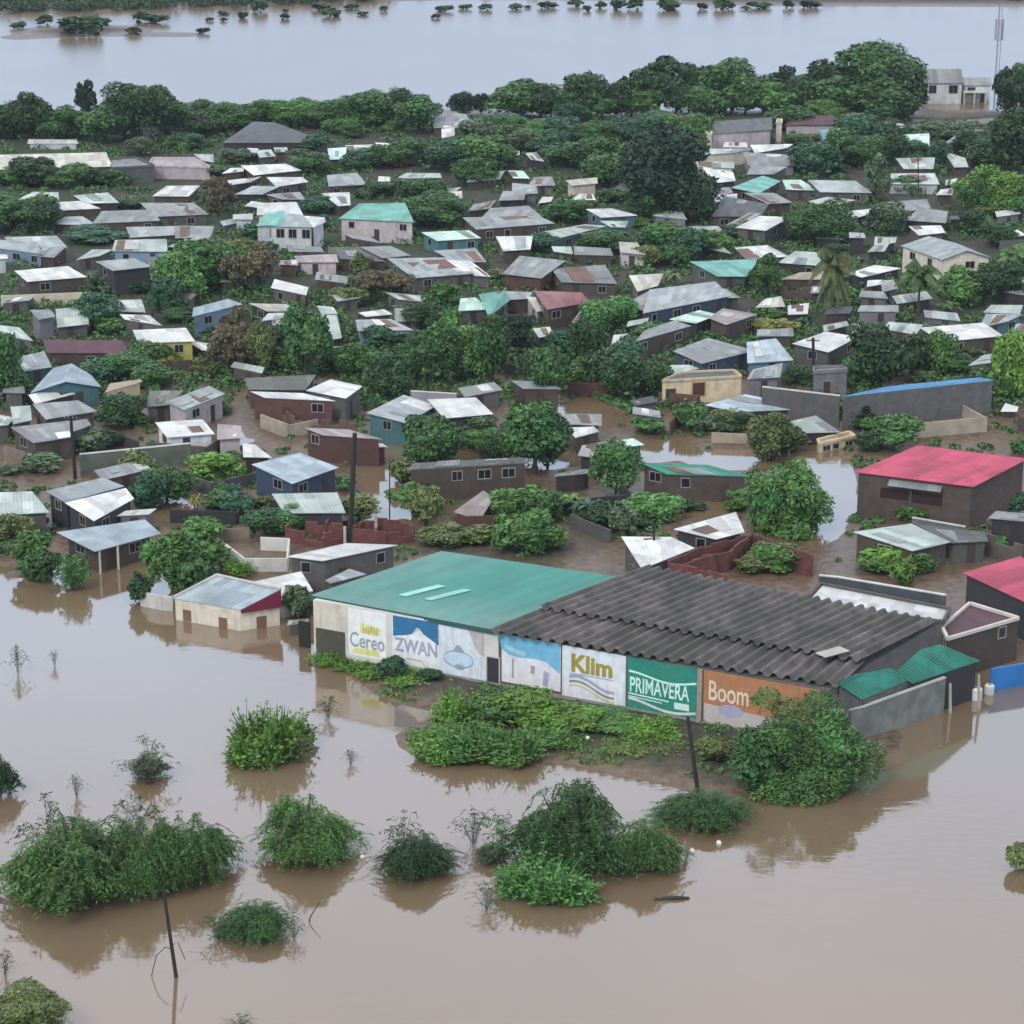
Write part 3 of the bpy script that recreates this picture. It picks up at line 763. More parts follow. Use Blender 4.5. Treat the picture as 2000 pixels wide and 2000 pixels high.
# twin sheet house
root, o, q, gz = special('P', [(490, 777), (940, 655), (775, 590), (345, 692)], 'z', 'D', 3.2, 'm', 'dark house with half grey and half brilliant white roof', share=.3)
q2, _ = roof_quad([px_of('P', *p) for p in ((710, 917), (1012, 748), (950, 668), (490, 780))], 2.9+gz, 'm', .3)
block(root, o, q2, 2.9, 'm', roof_mat('w'), wall_mat('D'), gz, seed=5)
root, o, q, gz = special('P', [(715, 1148), (1215, 1012), (1092, 905), (425, 1002)], 'b', 'N', 2.5, 'm', 'long pale blue roofed house with porch post at the water edge', ov=.9, share=.3)
for fx, fy in ((.08, .02), (.35, .02), (.97, .04)):
    p = q[0]+(q[1]-q[0])*fx+(q[3]-q[0])*fy-o
    pm_ = MB(); pm_.box((p.x, p.y, (p.z-.5)/2-.05), (.22, .22, p.z+.4)); pm_.obj('porch_post', simple('cream_paint', (.5, .46, .36)), root)
special('P', [(-60, 877), (372, 852), (242, 693), (-60, 703)], 'n', 'G', 2.6, 'm', 'grey-green roofed house cut by the left picture edge', share=.3)
special('Q', [(660, 637), (1012, 513), (716, 402), (353, 490)], 'b', 'V', 2.9, 'm', 'navy house with a light blue diamond-shaped roof', share=.35)
special('Q', [(600, 858), (1062, 855), (1000, 702), (505, 712)], 'n', 'D', 2.3, 'm', 'pale grey-green roof right above the brick ruin', share=.35)
special('Q', [(890, 1218), (1456, 1098), (1070, 1084), (620, 1185)], 'w', 'G', 3.4, 'm', 'long grey house with a thin white roof below the brick ruin', share=.3)
special('M', [(260, 993), (632, 960), (500, 835), (135, 850)], 'w', 'D', 3.0, 'm', 'house with the brightest plain white roof in mid-town', share=.3)
# cream house with brown window
root, o, q, gz = special('N', [(555, 706), (1152, 672), (1095, 625), (700, 640)], 'd', 'O', 3.4, 'p', 'peach house with flat dark roof and one brown-framed window', openings=False, parapet=wall_mat('O'))
A_ = px_of('N', 785, 728); B_ = px_of('N', 872, 818); opening_px(root, o, (q[0], q[1]), *A_, *B_, 'window', simple('brown_wood', (.09, .03, .015)), .04, frame=simple('tan_frame', (.40, .25, .12)))
A_ = px_of('N', 580, 772); B_ = px_of('N', 655, 868); opening_px(root, o, (q[0], q[1]), *A_, *B_, 'door', DOORW, .05)
# long grey wall building with blue edged roof
special('O', [(560, 828), (1705, 704), (1600, 684), (900, 752)], 'B', 'G', 4.3, 'm', 'long grey block building with a thin blue roof edge', openings=False, dz=.2, ov=.12)
# pink roof
root, o, q, gz = special('T', [(652, 702), (1552, 814), (1962, 602), (1132, 500)], 'r', 'N', 5.0, 'm', 'brown house with a bright pink-red metal roof in brown water', openings=False, share=.35)
wl = inset(q, .35)
for x0, y0, x1, y1 in ((850, 815, 1065, 925), (1085, 845, 1315, 965)):
    A_ = px_of('T', x0, y0); B_ = px_of('T', x1, y1); opening_px(root, o, (wl[0], wl[1]), *A_, *B_, 'window', simple('dark_red_curtain', (.03, .012, .012)), .03, frame=simple('brown_frame', (.12, .09, .07)))
aw = MB(); d = (wl[1]-wl[0]).normalized(); nrm = Vector((d.y, -d.x, 0)); L_ = (wl[1]-wl[0]).length
pa = wl[0]+d*L_*.28-o; pb = wl[0]+d*L_*.75-o; pa.z = pb.z = 5.0-.42-o.z+gz
roof_slab(aw, [pa+nrm*.9-Vector((0, 0, .45)), pb+nrm*.9-Vector((0, 0, .45)), pb, pa], .06); aw.obj('awning', roof_mat('g'), root)
special('V', [(1352, 187), (1962, 472), (2200, 250), (1900, 30)], 'r', 'D', 4.0, 'm', 'dark house under a rose-red roof at the right edge', openings=False)
# white house with turquoise porch roof
root, o, q, gz = special('G', [(400, 236), (818, 246), (742, 152), (452, 130)], 'z', 'W', 4.2, 'm', 'white house with a turquoise porch roof and a row of windows', nfront=4, door=False, wscale=1.35, share=.35)
for pts_, rf, hh, wl_ in (([(385, 236), (598, 228), (602, 120), (470, 140)], 't', 4.35, 'W'), ([(392, 152), (742, 152), (692, 55), (396, 65)], 'w', 4.6, 'W'), ([(818, 250), (912, 205), (905, 172), (745, 160)], 'w', 4.0, 'W'), ([(212, 185), (362, 188), (362, 142), (212, 150)], 'w', 2.3, 'W')):
    q2, _ = roof_quad([px_of('G', *p) for p in pts_], hh+gz, 'm', .35); block(root, o, q2, hh, 'm', roof_mat(rf), wall_mat(wl_), gz, seed=3, openings=False)
special('G', [(1010, 180), (1580, 208), (1512, 62), (1165, 68)], 't', 'P', 3.7, 'm', 'pinkish-white house with a long pale teal roof', share=.45)
# cream gable house, right
special('J', [(1310, 492), (1688, 477), (1420, 365), (1000, 385)], 'z', 'C', 4.2, 'e', 'cream house with square dark window in its gable', dzr=1.3, nfront=1, door=False)
# dark roofed cream villa
root, o, q, gz = special('D', [(700, 240), (1192, 207), (1192, 112), (640, 150)], 'd', 'P', 4.0, 'm', 'pale villa under a long dark roof with upright end walls', nfront=4, door=False, share=.5)
for pts_ in ([(590, 168), (728, 242), (738, 226), (596, 142)], [(1222, 152), (1264, 150), (1264, 124), (1232, 124)]):
    q2, _ = roof_quad([px_of('D', *p) for p in pts_], 4.3+gz, 'p'); block(root, o, q2, 4.3, 'p', roof_mat('c'), wall_mat('C'), gz, openings=False, wallname='end_wall')
# riverside colonial building
o = at(1808, 203); o.z = max(0, ground_z(o.x, o.y)); gz = o.z; pm_r = ppm(o); root = empty('riverside_house', o)
def rq(x0, x1, y0, d, z): p = o+Vector(((x0-1808)/pm_r, y0, z)); r_ = o+Vector(((x1-1808)/pm_r, y0, z)); return [p, r_, r_+Vector((0, d, 0)), p+Vector((0, d, 0))]
q2 = rq(1802, 1880, 0, 4.0, 4.6); q2[2].z += 2.6; q2[3].z += 2.6; block(root, o, q2, 4.6, 'g', roof_mat('g'), wall_mat('W'), gz, seed=4, nfront=2, door=False, wscale=1.7)
q2 = rq(1884, 1940, 2.5, 3.0, 3.8); q2[2].z += 1.3; q2[3].z += 1.3; block(root, o, q2, 3.8, 'g', roof_mat('z'), wall_mat('W'), gz, seed=9, nfront=2, wscale=1.5)
pv = MB(); q2 = [p-o for p in rq(1882, 1926, .2, 2.6, 2.6)]; roof_slab(pv, q2, .25); pv.obj('porch_canopy', roof_mat('w'), root)
for xx in (1882.8, 1903, 1925.2):
    pp = MB(); x_ = (xx-1808)/pm_r; pp.box((x_, .4, 1.1), (.3, .3, 2.5)); pp.obj('porch_post', simple('cream_paint', (.5, .46, .36)), root)
tag(root, 'house', 'pale riverside building with grey pitched roofs and white porch beside the mast'); THINGS.append((root, None, (1850, 175)))
# parapet house lower right
root, o, q, gz = special('V', [(1212, 800), (1882, 605), (1422, 465), (1160, 690)], 'k', 'N', 4.2, 'p', 'brown house with white parapet round a maroon flat roof', openings=True, parapet=simple('white_parapet', (.62, .58, .53), .8))
# flat white slab behind the warehouse
special('Y', [(1010, 462), (2330, 640), (2395, 520), (1172, 282)], 'w', 'G', 4.9, 'p', 'flat white concrete slab roof directly behind the dark ribbed roof', openings=False)
# patched green lean-tos
special('0', [(1683, 1366), (1792, 1320), (1712, 1298), (1632, 1332)], 'e', 'G', 4.0, 'm', 'lower lean-to with green and grey patched sheets by the round bush', openings=False, dz=2.25)
special('0', [(1782, 1334), (1914, 1290), (1836, 1258), (1712, 1292)], 'e', 'D', 3.7, 'm', 'upper green patched lean-to beside the dark ribbed roof', openings=False, dz=2.5)
# ochre ruin of a hut
special('T', [(390, 482), (655, 425), (610, 395), (372, 455)], 'a', 'O', 1.3, 'p', 'small ochre hut sunk to its window tops in brown water', nfront=3, door=False)
# small shacks in the gaps of the dense quarter
rf = random.Random(52); cnt = 0; tries = 0
while cnt < 60 and tries < 14000:
    tries += 1; px, py = rf.uniform(10, 1990), rf.uniform(290, 1040) if rf.random() < .25 else rf.uniform(400, 700); wd = rf.uniform(34, 72)*(.62+py/1300); hh = wd*rf.uniform(.15, .26); sk = rf.uniform(-.35, .35)*wd; tl = rf.uniform(-.12, .12)*wd
    bx = (px-wd*.5-1, py-hh, px+wd*.5+1, py+5)
    if any(bx[0] < q_[2] and bx[2] > q_[0] and bx[1] < min(q_[3], q_[1]+60) and bx[3] > q_[1] for q_ in HBOX): continue
    if 225 < px < 400 and 690 < py < 760 or 580 < px < 1840 and py > 990 or px > 1420 and py > 760: continue
    g0_ = at(px, py+8)
    if ground_z(g0_.x, g0_.y) < .05: continue
    house('0', [(px-wd*.5, py+tl), (px+wd*.5, py-tl), (px+wd*.45+sk, py-hh-tl), (px-wd*.5+sk, py-hh+tl)], rf.choice('zzzwwlgnnd'), rf.choice('DDDGGNL'), rf.uniform(1.9, 2.4), 'm'); cnt += 1
if HOUSE_BAD: print('BAD HOUSES', HOUSE_BAD)
# ------------------------------------------------------------------ warehouse with painted facade
HE = 5.9
root_o = at(964, 1231, HE); root_o.z = 0
wh = empty('warehouse', root_o)
tag(wh, 'warehouse', 'long warehouse with painted advertising wall, green roof and dark ribbed roof')
THINGS.append((wh, None, (964, 1231)))
def wp(px, py, z): return at(px, py, z)-root_o
gA, gB, gC, gD = wp(604, 1163, HE), wp(966, 1231, HE), wp(1213, 1127, HE+1.5), wp(862, 1076, HE+1.5)
rm = MB(); roof_slab(rm, [gA, gB, gC, gD], .12)
green = rm.obj('green_roof', roof_mat('t'), wh)
# the sheet green is deeper than the small roofs: own paint
m, t, b = new_mat('green_roof_paint'); ln = t.links.new
c, nz, geo = vary(t, (.038, .225, .185), .25, .16, rnd=0)
uvn = N(t, 'ShaderNodeUVMap'); sp_ = N(t, 'ShaderNodeSeparateXYZ'); ln(uvn.outputs[0], sp_.inputs[0])
fd = N(t, 'ShaderNodeMath', operation='DIVIDE'); fd.inputs[1].default_value = .95; ln(sp_.outputs[0], fd.inputs[0])
fl = N(t, 'ShaderNodeMath', operation='FLOOR'); ln(fd.outputs[0], fl.inputs[0])
wn = N(t, 'ShaderNodeTexWhiteNoise', noise_dimensions='1D'); ln(fl.outputs[0], wn.inputs['W'])
mr = N(t, 'ShaderNodeMapRange'); mr.inputs[3].default_value = .9; mr.inputs[4].default_value = 1.08; ln(wn.outputs['Value'], mr.inputs[0])
v2 = N(t, 'ShaderNodeVectorMath', operation='SCALE'); ln(c, v2.inputs[0]); ln(mr.outputs[0], v2.inputs['Scale'])
nf = N(t, 'ShaderNodeTexNoise'); nf.inputs['Scale'].default_value = .6; nf.inputs['Detail'].default_value = 8; ln(geo.outputs['Position'], nf.inputs['Vector'])
# chalky weathering along the eave and the left edge
ev = N(t, 'ShaderNodeMapRange'); ev.inputs[1].default_value = 7.0; ev.inputs[2].default_value = 0.0; ev.inputs[3].default_value = 0.0; ev.inputs[4].default_value = .62; ln(sp_.outputs[1], ev.inputs[0])
eu = N(t, 'ShaderNodeMapRange'); eu.inputs[1].default_value = 9.0; eu.inputs[2].default_value = 0.0; eu.inputs[4].default_value = .45; ln(sp_.outputs[0], eu.inputs[0])
mxx = N(t, 'ShaderNodeMath', operation='MAXIMUM'); ln(ev.outputs[0], mxx.inputs[0]); ln(eu.outputs[0], mxx.inputs[1])
mm = N(t, 'ShaderNodeMath', operation='MULTIPLY'); ln(mxx.outputs[0], mm.inputs[0]); ln(nf.outputs['Fac'], mm.inputs[1])
mx = N(t, 'ShaderNodeMix', data_type='RGBA'); ln(mm.outputs[0], mx.inputs[0]); ln(v2.outputs[0], mx.inputs[6]); mx.inputs[7].default_value = (.30, .36, .34, 1)
ln(mx.outputs[2], b.inputs['Base Color']); b.inputs['Roughness'].default_value = .5
sn_ = N(t, 'ShaderNodeMath', operation='MULTIPLY'); sn_.inputs[1].default_value = 2*math.pi/.32; ln(sp_.outputs[0], sn_.inputs[0])
sn2 = N(t, 'ShaderNodeMath', operation='SINE'); ln(sn_.outputs[0], sn2.inputs[0])
bp = N(t, 'ShaderNodeBump'); bp.inputs['Strength'].default_value = .4; bp.inputs['Distance'].default_value = .04; ln(sn2.outputs[0], bp.inputs['Height']); ln(bp.outputs[0], b.inputs['Normal'])
green.data.materials.clear(); green.data.materials.append(m)
# two translucent sky sheets on the green roof
def on_green(px, py):
    n_ = (gB-gA).cross(gD-gA).normalized(); r_ = ray(px, py); c0 = Vector((0, 0, CAM_H))-root_o
    t_ = (gA-c0).dot(n_)/r_.dot(n_); return c0+r_*t_+n_*.03*(1 if n_.z > 0 else -1)
for (x0, y0, x1, y1) in ((777, 1162, 855, 1142), (826, 1170, 905, 1150)):
    a, b_ = on_green(x0, y0), on_green(x1, y1); wdt = (gB-gA).normalized()*.9
    s_ = MB(); roof_slab(s_, [a, a+wdt, b_+wdt, b_], .02); s_.obj('roof_light', simple('pale_green_sheet', (.22, .52, .43), .4), wh)
# fascia of the green roof
fas = MB(); n0 = Vector((0, 0, -.13)); dv = (gB-gA).normalized(); ov_ = Vector((dv.y, -dv.x, 0))*.06
fas.quad(gA+ov_+Vector((0, 0, .06)), gA+ov_+n0*3.2, gB+ov_+n0*3.2, gB+ov_+Vector((0, 0, .06))); fas.quad(gA+n0*3.2, gA+ov_+n0*3.2, gA+ov_+Vector((0, 0, .06)), gA+Vector((0, 0, .06)))
fas.obj('fascia', simple('dark_green_trim', (.03, .09, .085), .6), wh)
# ribbed dark roofs: deep canoe-section cement sheets, modelled wave by wave
def ribbed(a, b_, c_, d_, nw, amp, name, overlap=0.0):
    mb = MB(); a, b_, c_, d_ = map(Vector, (a, b_, c_, d_)); prof = []
    segs = 8
    n_ = (b_-a).cross(d_-a).normalized()
    if n_.z < 0: n_ = -n_
    for i in range(nw*segs+1):
        s_ = i/(nw*segs); ph = (i % segs)/segs
        hgt = amp*max(-.55, min(1, 1.35*math.cos(2*math.pi*ph)))
        sag = -.10*math.sin(math.pi*s_)*0
        p0 = a+(b_-a)*s_+n_*hgt; p1 = d_+(c_-d_)*s_+n_*hgt
        k = i//segs; jit = RND.Random if False else 0
        prof.append((p0, p1))
    rr = random.Random(4); offs = [rr.uniform(-.12, .12) for _ in range(nw+2)]
    up = (d_-a).normalized()
    for i, ((p0, p1), (r0, r1)) in enumerate(zip(prof, prof[1:])):
        of0 = up*offs[(i+segs//2)//segs]
        P0, R0 = p0+of0, r0+of0
        mb.quad(P0, R0, r1, p1); dn = Vector((0, 0, -.05)); mb.quad(p1+dn, r1+dn, R0+dn, P0+dn); mb.quad(P0+dn, R0+dn, R0, P0)
    return mb.obj(name, None, wh)
m, t, b = new_mat('weathered_cement_sheet'); ln = t.links.new
c, nz, geo = vary(t, (.118, .110, .108), .8, .5, detail=9, rnd=0)
n2 = N(t, 'ShaderNodeTexNoise'); n2.inputs['Scale'].default_value = .22; n2.inputs['Detail'].default_value = 7; ln(geo.outputs['Position'], n2.inputs['Vector'])
r_ = N(t, 'ShaderNodeMapRange'); r_.inputs[1].default_value = .45; r_.inputs[2].default_value = .62; r_.inputs[4].default_value = .8; ln(n2.outputs['Fac'], r_.inputs[0])
mx = N(t, 'ShaderNodeMix', data_type='RGBA'); ln(r_.outputs[0], mx.inputs[0]); ln(c, mx.inputs[6]); mx.inputs[7].default_value = (.062, .066, .058, 1)
ln(mx.outputs[2], b.inputs['Base Color']); b.inputs['Roughness'].default_value = .95
r1 = ribbed(wp(958, 1233, HE+.1), wp(1643, 1341, HE+.1), wp(1690, 1295, HE+1.0), wp(1068, 1188, HE+1.0), 27, .27, 'lower_ribbed_roof'); r1.data.materials.append(m)
r2 = ribbed(wp(1056, 1186, HE+1.35), wp(1684, 1291, HE+1.35), wp(1838, 1214, HE+2.5), wp(1268, 1107, HE+2.5), 27, .27, 'upper_ribbed_roof'); r2.data.materials.append(m)
sh_ = MB(); pA = wp(1592, 1275, HE+1.75); uu = (wp(1640, 1262, HE+1.9)-pA); vv = Vector((0, 0, 0)); pB = wp(1612, 1284, HE+1.75)-pA
roof_slab(sh_, [pA, pA+pB, pA+pB+uu, pA+uu], .03); sh_.obj('pale_patch', simple('pale_cement', (.34, .34, .30), .9), wh)
# walls: one body below both roofs
wA, wB, wE = wp(612, 1168, HE), wp(966, 1236, HE), wp(1618, 1343, HE)
dF = (wE-wA).normalized(); dF.z = 0; dF.normalize(); nF = Vector((dF.y, -dF.x, 0))
wE = wA+dF*((wE-wA).dot(dF)); wB = wA+dF*((wB-wA).dot(dF))
bkA, bkB, bkE = wp(866, 1081, HE+1.4), wp(1225, 1121, HE+1.4), wp(1830, 1216, HE+2.3)
wl = MB()
def body(pts, tops): wl.prism([(p.x, p.y, -.6) for p in pts], [(p.x, p.y, z) for p, z in zip(pts, tops)])
body([wA, wB, wp(1213, 1127, HE+1.5)+Vector((-.3, -.5, 0)), bkA], [HE-.15, HE-.15, HE+1.35, HE+1.3])
wl.obj('wall', simple('pale_plaster_wall', (.66, .64, .59), .85, .10), wh); wl = MB()
body([wB+dF*.01, wE, bkE, wp(1262, 1113, HE+2.4)], [HE-.28, HE-.28, HE+2.2, HE+2.2])
wl.obj('side_wall', wall_mat('G'), wh)
c0 = Vector((0, 0, CAM_H))-root_o
def fac(px, py):
    r_ = ray(px, py); t_ = (wA-c0).dot(nF)/r_.dot(nF); p = c0+r_*t_
    return (p-wA).dot(dF), p.z
def fslab(mb, s0, s1, z0, z1, o0, o1):
    q_ = [wA+dF*s0+nF*o1, wA+dF*s1+nF*o1, wA+dF*s1+nF*o0, wA+dF*s0+nF*o0]
    mb.prism([(p.x, p.y, z0) for p in q_], [(p.x, p.y, z1) for p in q_])
def fpoly(mb, pts, o0, o1):
    """flat painted shape from facade coordinates (s, z)"""
    P = [wA+dF*s+nF*o1 for s, z in pts]; P = [Vector((p.x, p.y, z)) for p, (s, z) in zip(P, pts)]
    i = len(mb.v); mb.v += [tuple(p) for p in P]; mb.f.append(tuple(range(i, i+len(P)))); mb.uv += [(0, 0)]*len(P)
def fband(mb, pts, wid, o):
    for (s0, z0), (s1, z1) in zip(pts, pts[1:]):
        fpoly(mb, [(s0, z0-wid/2), (s1, z1-wid/2), (s1, z1+wid/2), (s0, z0+wid/2)], 0, o)
def paint(name, col, rough=.8):
    """wall paint that has faded, flaked and been streaked by rain"""
    key = 'paint_'+name
    if key in MATS: return MATS[key]
    m, t, b = new_mat(key); ln = t.links.new; c, nz, geo = vary(t, col, 1.3, .14, rnd=0)
    mp = N(t, 'ShaderNodeMapping'); mp.inputs['Scale'].default_value = (2.2, 2.2, .22); ln(geo.outputs['Position'], mp.inputs[0])
    ns = N(t, 'ShaderNodeTexNoise'); ns.inputs['Scale'].default_value = 1.0; ns.inputs['Detail'].default_value = 6; ln(mp.outputs[0], ns.inputs['Vector'])
    ms = N(t, 'ShaderNodeMapRange'); ms.inputs[1].default_value = .50; ms.inputs[2].default_value = .72; ms.inputs[4].default_value = .55; ln(ns.outputs['Fac'], ms.inputs[0])
    n2 = N(t, 'ShaderNodeTexNoise'); n2.inputs['Scale'].default_value = 3.5; n2.inputs['Detail'].default_value = 8; n2.inputs['Roughness'].default_value = .7; ln(geo.outputs['Position'], n2.inputs['Vector'])
    m2 = N(t, 'ShaderNodeMapRange'); m2.inputs[1].default_value = .60; m2.inputs[2].default_value = .68; m2.inputs[4].default_value = .6; ln(n2.outputs['Fac'], m2.inputs[0])
    x1 = N(t, 'ShaderNodeMix', data_type='RGBA'); ln(ms.outputs[0], x1.inputs[0]); ln(c, x1.inputs[6]); x1.inputs[7].default_value = (col[0]*.55+.06, col[1]*.55+.055, col[2]*.5+.045, 1)
    x2 = N(t, 'ShaderNodeMix', data_type='RGBA'); ln(m2.outputs[0], x2.inputs[0]); ln(x1.outputs[2], x2.inputs[6]); x2.inputs[7].default_value = (.5, .48, .44, 1)
    ln(x2.outputs[2], b.inputs['Base Color']); b.inputs['Roughness'].default_value = rough
    MATS[key] = m; return m
def ftext(body_, s0, s1, zc, hgt, col, par, off=.03, shear=0.0, slope=0.0, bold=.0):
    cu = bpy.data.curves.new('lettering', 'FONT'); cu.body = body_; cu.size = 1.0; cu.offset = bold; cu.shear = shear
    to = bpy.data.objects.new('lettering_source', cu); C.objects.link(to)
    dg = bpy.context.evaluated_depsgraph_get(); me = bpy.data.meshes.new_from_object(to.evaluated_get(dg))
    bpy.data.objects.remove(to); bpy.data.curves.remove(cu)
    X = [v.co.x for v in me.vertices]; Y = [v.co.y for v in me.vertices]
    x0, x1, y0, y1 = min(X), max(X), min(Y), max(Y)
    for v in me.vertices:
        s_ = s0+(v.co.x-x0)/(x1-x0)*(s1-s0); z_ = zc-hgt/2+(v.co.y-y0)/(y1-y0)*hgt+slope*(s_-(s0+s1)/2)
        p = wA+dF*s_+nF*off; v.co = (p.x, p.y, z_)
    me.materials.clear(); me.materials.append(col)
    o = bpy.data.objects.new('lettering', me); C.objects.link(o); o.parent = par
    return o
ZT = HE-.32
def S(px, py=1300): return fac(px, py)[0]
def panel(px0, px1, ztop, zbot, mat, name='mural_panel', off=.012):
    y0 = 1168+(px0-612)*.172+60
    mb = MB(); fslab(mb, fac(px0, y0)[0], fac(px1, y0+(px1-px0)*.16)[0], zbot, ztop, 0, off); return mb.obj(name, mat, wh)
def fs(px): return fac(px, 1168+(px-612)*.165+60)[0]
WHITEP = paint('white', (.76, .79, .79)); PALEB = paint('pale_blue', (.52, .66, .80)); SKYB = paint('sky_blue', (.17, .46, .64)); DEEPB = paint('deep_blue', (.02, .16, .33))
GREENP = paint('sea_green', (.015, .225, .17)); MINTP = paint('mint', (.60, .85, .75)); GOLD = paint('gold', (.34, .28, .04)); YEL = paint('faded_yellow', (.66, .66, .20))
GREYP = paint('faded_grey', (.30, .35, .37)); LAV = paint('lavender', (.36, .37, .50)); ORANGE = paint('faded_orange', (.42, .19, .085)); PEACH = paint('peach', (.66, .52, .40)); BLUSH = paint('blush', (.50, .46, .45)); CREAMP = paint('cream', (.58, .55, .46))
SAND = paint('sand', (.32, .27, .22))
# cream bay; a dark slab stands for the shade inside its wide opening
p0 = panel(613, 678, ZT+.1, .2, CREAMP, 'painted_wall_bay')
op = MB(); s0, z1 = fac(617, 1224); s1, _ = fac(674, 1236); fslab(op, s0, s1, .3, 3.0, .012, .05); op.obj('opening_shade', simple('dark_olive_shade', (.06, .062, .045), .8), wh)
# panel 1: yellow flash and grey word
p1 = panel(681, 754, ZT, .9, WHITEP); a, b_ = fs(683), fs(752)
mb = MB(); rr = random.Random(2)
for k in range(7):
    s_ = a+(b_-a)*(.30+.075*k); fpoly(mb, [(s_, 3.3-.1*(k % 2)), (s_+.42, 3.25), (s_+.46, 4.0+rr.uniform(-.2, .3)), (s_+.06, 4.1+rr.uniform(-.3, .2))], 0, .02)
mb.obj('yellow_flash', YEL, p1); mb = MB(); fpoly(mb, [(a+.2, 1.15), (b_-.5, 1.15), (b_-.8, 1.75), (a+.5, 1.65)], 0, .02); mb.obj('yellow_base', YEL, p1)
ftext('Cereo', a+.02, b_-.05, 2.5, 1.5, GREYP, p1, .024, bold=.018)
# panel 2: blue sky, white peak
p2 = panel(766, 858, ZT+.05, .9, WHITEP); a, b_ = fs(768), fs(857); mb = MB(); L_ = b_-a
fpoly(mb, [(a, ZT), (a, 3.55), (a+.30*L_, 3.85), (a+.42*L_, 4.05), (a+.52*L_, 4.75), (a+.58*L_, 4.7), (a+.66*L_, 4.25), (b_, 3.35), (b_, ZT)], 0, .02); mb.obj('blue_sky_shape', DEEPB, p2)
mb = MB(); fband(mb, [(a+.46*L_, 4.15), (a+.52*L_, 4.60), (a+.58*L_, 4.55), (a+.60*L_, 4.1)], .14, .025); mb.obj('emblem', LAV, p2)
ftext('ZWAN', a+.03*L_, b_-.03*L_, 2.8, 1.4, LAV, p2, .024, bold=.03)
mb = MB(); fband(mb, [(a+.25*L_, 1.15), (a+.30*L_, 1.55), (a+.62*L_, 1.5), (a+.7*L_, 1.0)], .10, .02); mb.obj('stripe', GREYP, p2)
# panel 3: pale emblem on white
p3 = panel(860, 948, ZT+.05, .75, paint('ice', (.64, .70, .76))); a, b_ = fs(862), fs(946); L_ = b_-a; mb = MB()
def ell(cx, cz, rx, rz, n=28): return [(cx+rx*math.cos(2*math.pi*k/n), cz+rz*math.sin(2*math.pi*k/n)) for k in range(n)]
fpoly(mb, ell(a+.40*L_, 2.35, .36*L_, .85), 0, .02); mb.obj('oval', GREYP, p3)
mb = MB(); fpoly(mb, ell(a+.40*L_, 2.37, .335*L_, .72), 0, .026); mb.obj('oval_face', PALEB, p3)
mb = MB(); fpoly(mb, [(a+.26*L_, 3.05), (a+.36*L_, 3.75), (a+.44*L_, 3.75), (a+.56*L_, 3.05)], 0, .031); mb.obj('emblem', GREYP, p3); mb = MB(); fpoly(mb, ell(a+.42*L_, 1.62, .12*L_, .26), 0, .031); mb.obj('grey_spot', GREYP, p3)
mb = MB(); fpoly(mb, [(a+.62*L_, ZT-.1), (b_, ZT-.1), (b_, 3.1), (a+.85*L_, 3.3)], 0, .02); mb.obj('pink_wash', BLUSH, p3)
# doorway
dr = MB(); s0, s1 = fs(952), fs(975); fslab(dr, s0, s1, .2, 3.15, 0, .03); dr.obj('door', simple('dark_door', (.035, .03, .04), .6), wh)
fr = MB(); fslab(fr, s0-.12, s0, .2, 3.27, 0, .09); fslab(fr, s1, s1+.12, .2, 3.27, 0, .09); fslab(fr, s0, s1, 3.15, 3.27, 0, .09); fr.obj('door_frame', BLUSH, wh)
# panel 4: light blue arch on white
p4 = panel(980, 1095, ZT+.02, 1.0, paint('chalk', (.70, .70, .72))); a, b_ = fs(974), fs(1094); L_ = b_-a; mb = MB()
fpoly(mb, [(a, ZT-.02), (a+.05*L_, 4.2), (a+.16*L_, 3.75), (a+.32*L_, 3.6), (a+.62*L_, 3.75), (a+.78*L_, 3.6), (a+.9*L_, 3.1), (b_, 2.7), (b_, ZT-.02)], 0, .02); mb.obj('blue_arch', SKYB, p4)
mb = MB(); fband(mb, [(a+.10*L_, 4.45), (a+.30*L_, 4.15), (a+.45*L_, 4.1)], .45, .026); mb.obj('highlight', paint('pale_sky', (.34, .58, .68)), p4)
mb = MB(); fpoly(mb, [(a+.22*L_, 1.5), (a+.25*L_, 1.5), (a+.25*L_, 3.4), (a+.22*L_, 3.4)], 0, .02); fpoly(mb, [(a+.52*L_, 2.3), (a+.58*L_, 2.2), (a+.60*L_, 3.0), (a+.53*L_, 3.1)], 0, .02); mb.obj('faded_figure', GREYP, p4)
mb = MB(); fpoly(mb, [(a+.72*L_, 1.4), (a+.80*L_, 1.2), (a+.83*L_, 2.6), (a+.74*L_, 2.8)], 0, .02); mb.obj('lavender_patch', LAV, p4)
# panel 5: gold word over waves
p5 = panel(1098, 1222, ZT-.02, .6, paint('milk', (.70, .73, .77))); a, b_ = fs(1116), fs(1196); L_ = b_-a
ftext('Klim', a, b_, 4.05, 1.75, GOLD, p5, .026, bold=.04)
mb = MB(); fslab(mb, a-.15, b_+.1, 2.95, 3.05, .012, .02); mb.obj('rule', GREYP, p5)
for nm, zz, cc, wd in (('grey_wave', 2.45, LAV, .30), ('green_wave', 1.95, paint('moss', (.24, .27, .16)), .22), ('cream_wave', 1.55, paint('straw', (.55, .55, .38)), .25)):
    mb = MB(); fband(mb, [(a-.2+(L_+.4)*k/16, zz+.42*math.sin(.6+4.6*k/16)-.28*k/16) for k in range(17)], wd, .022); mb.obj(nm, cc, p5)
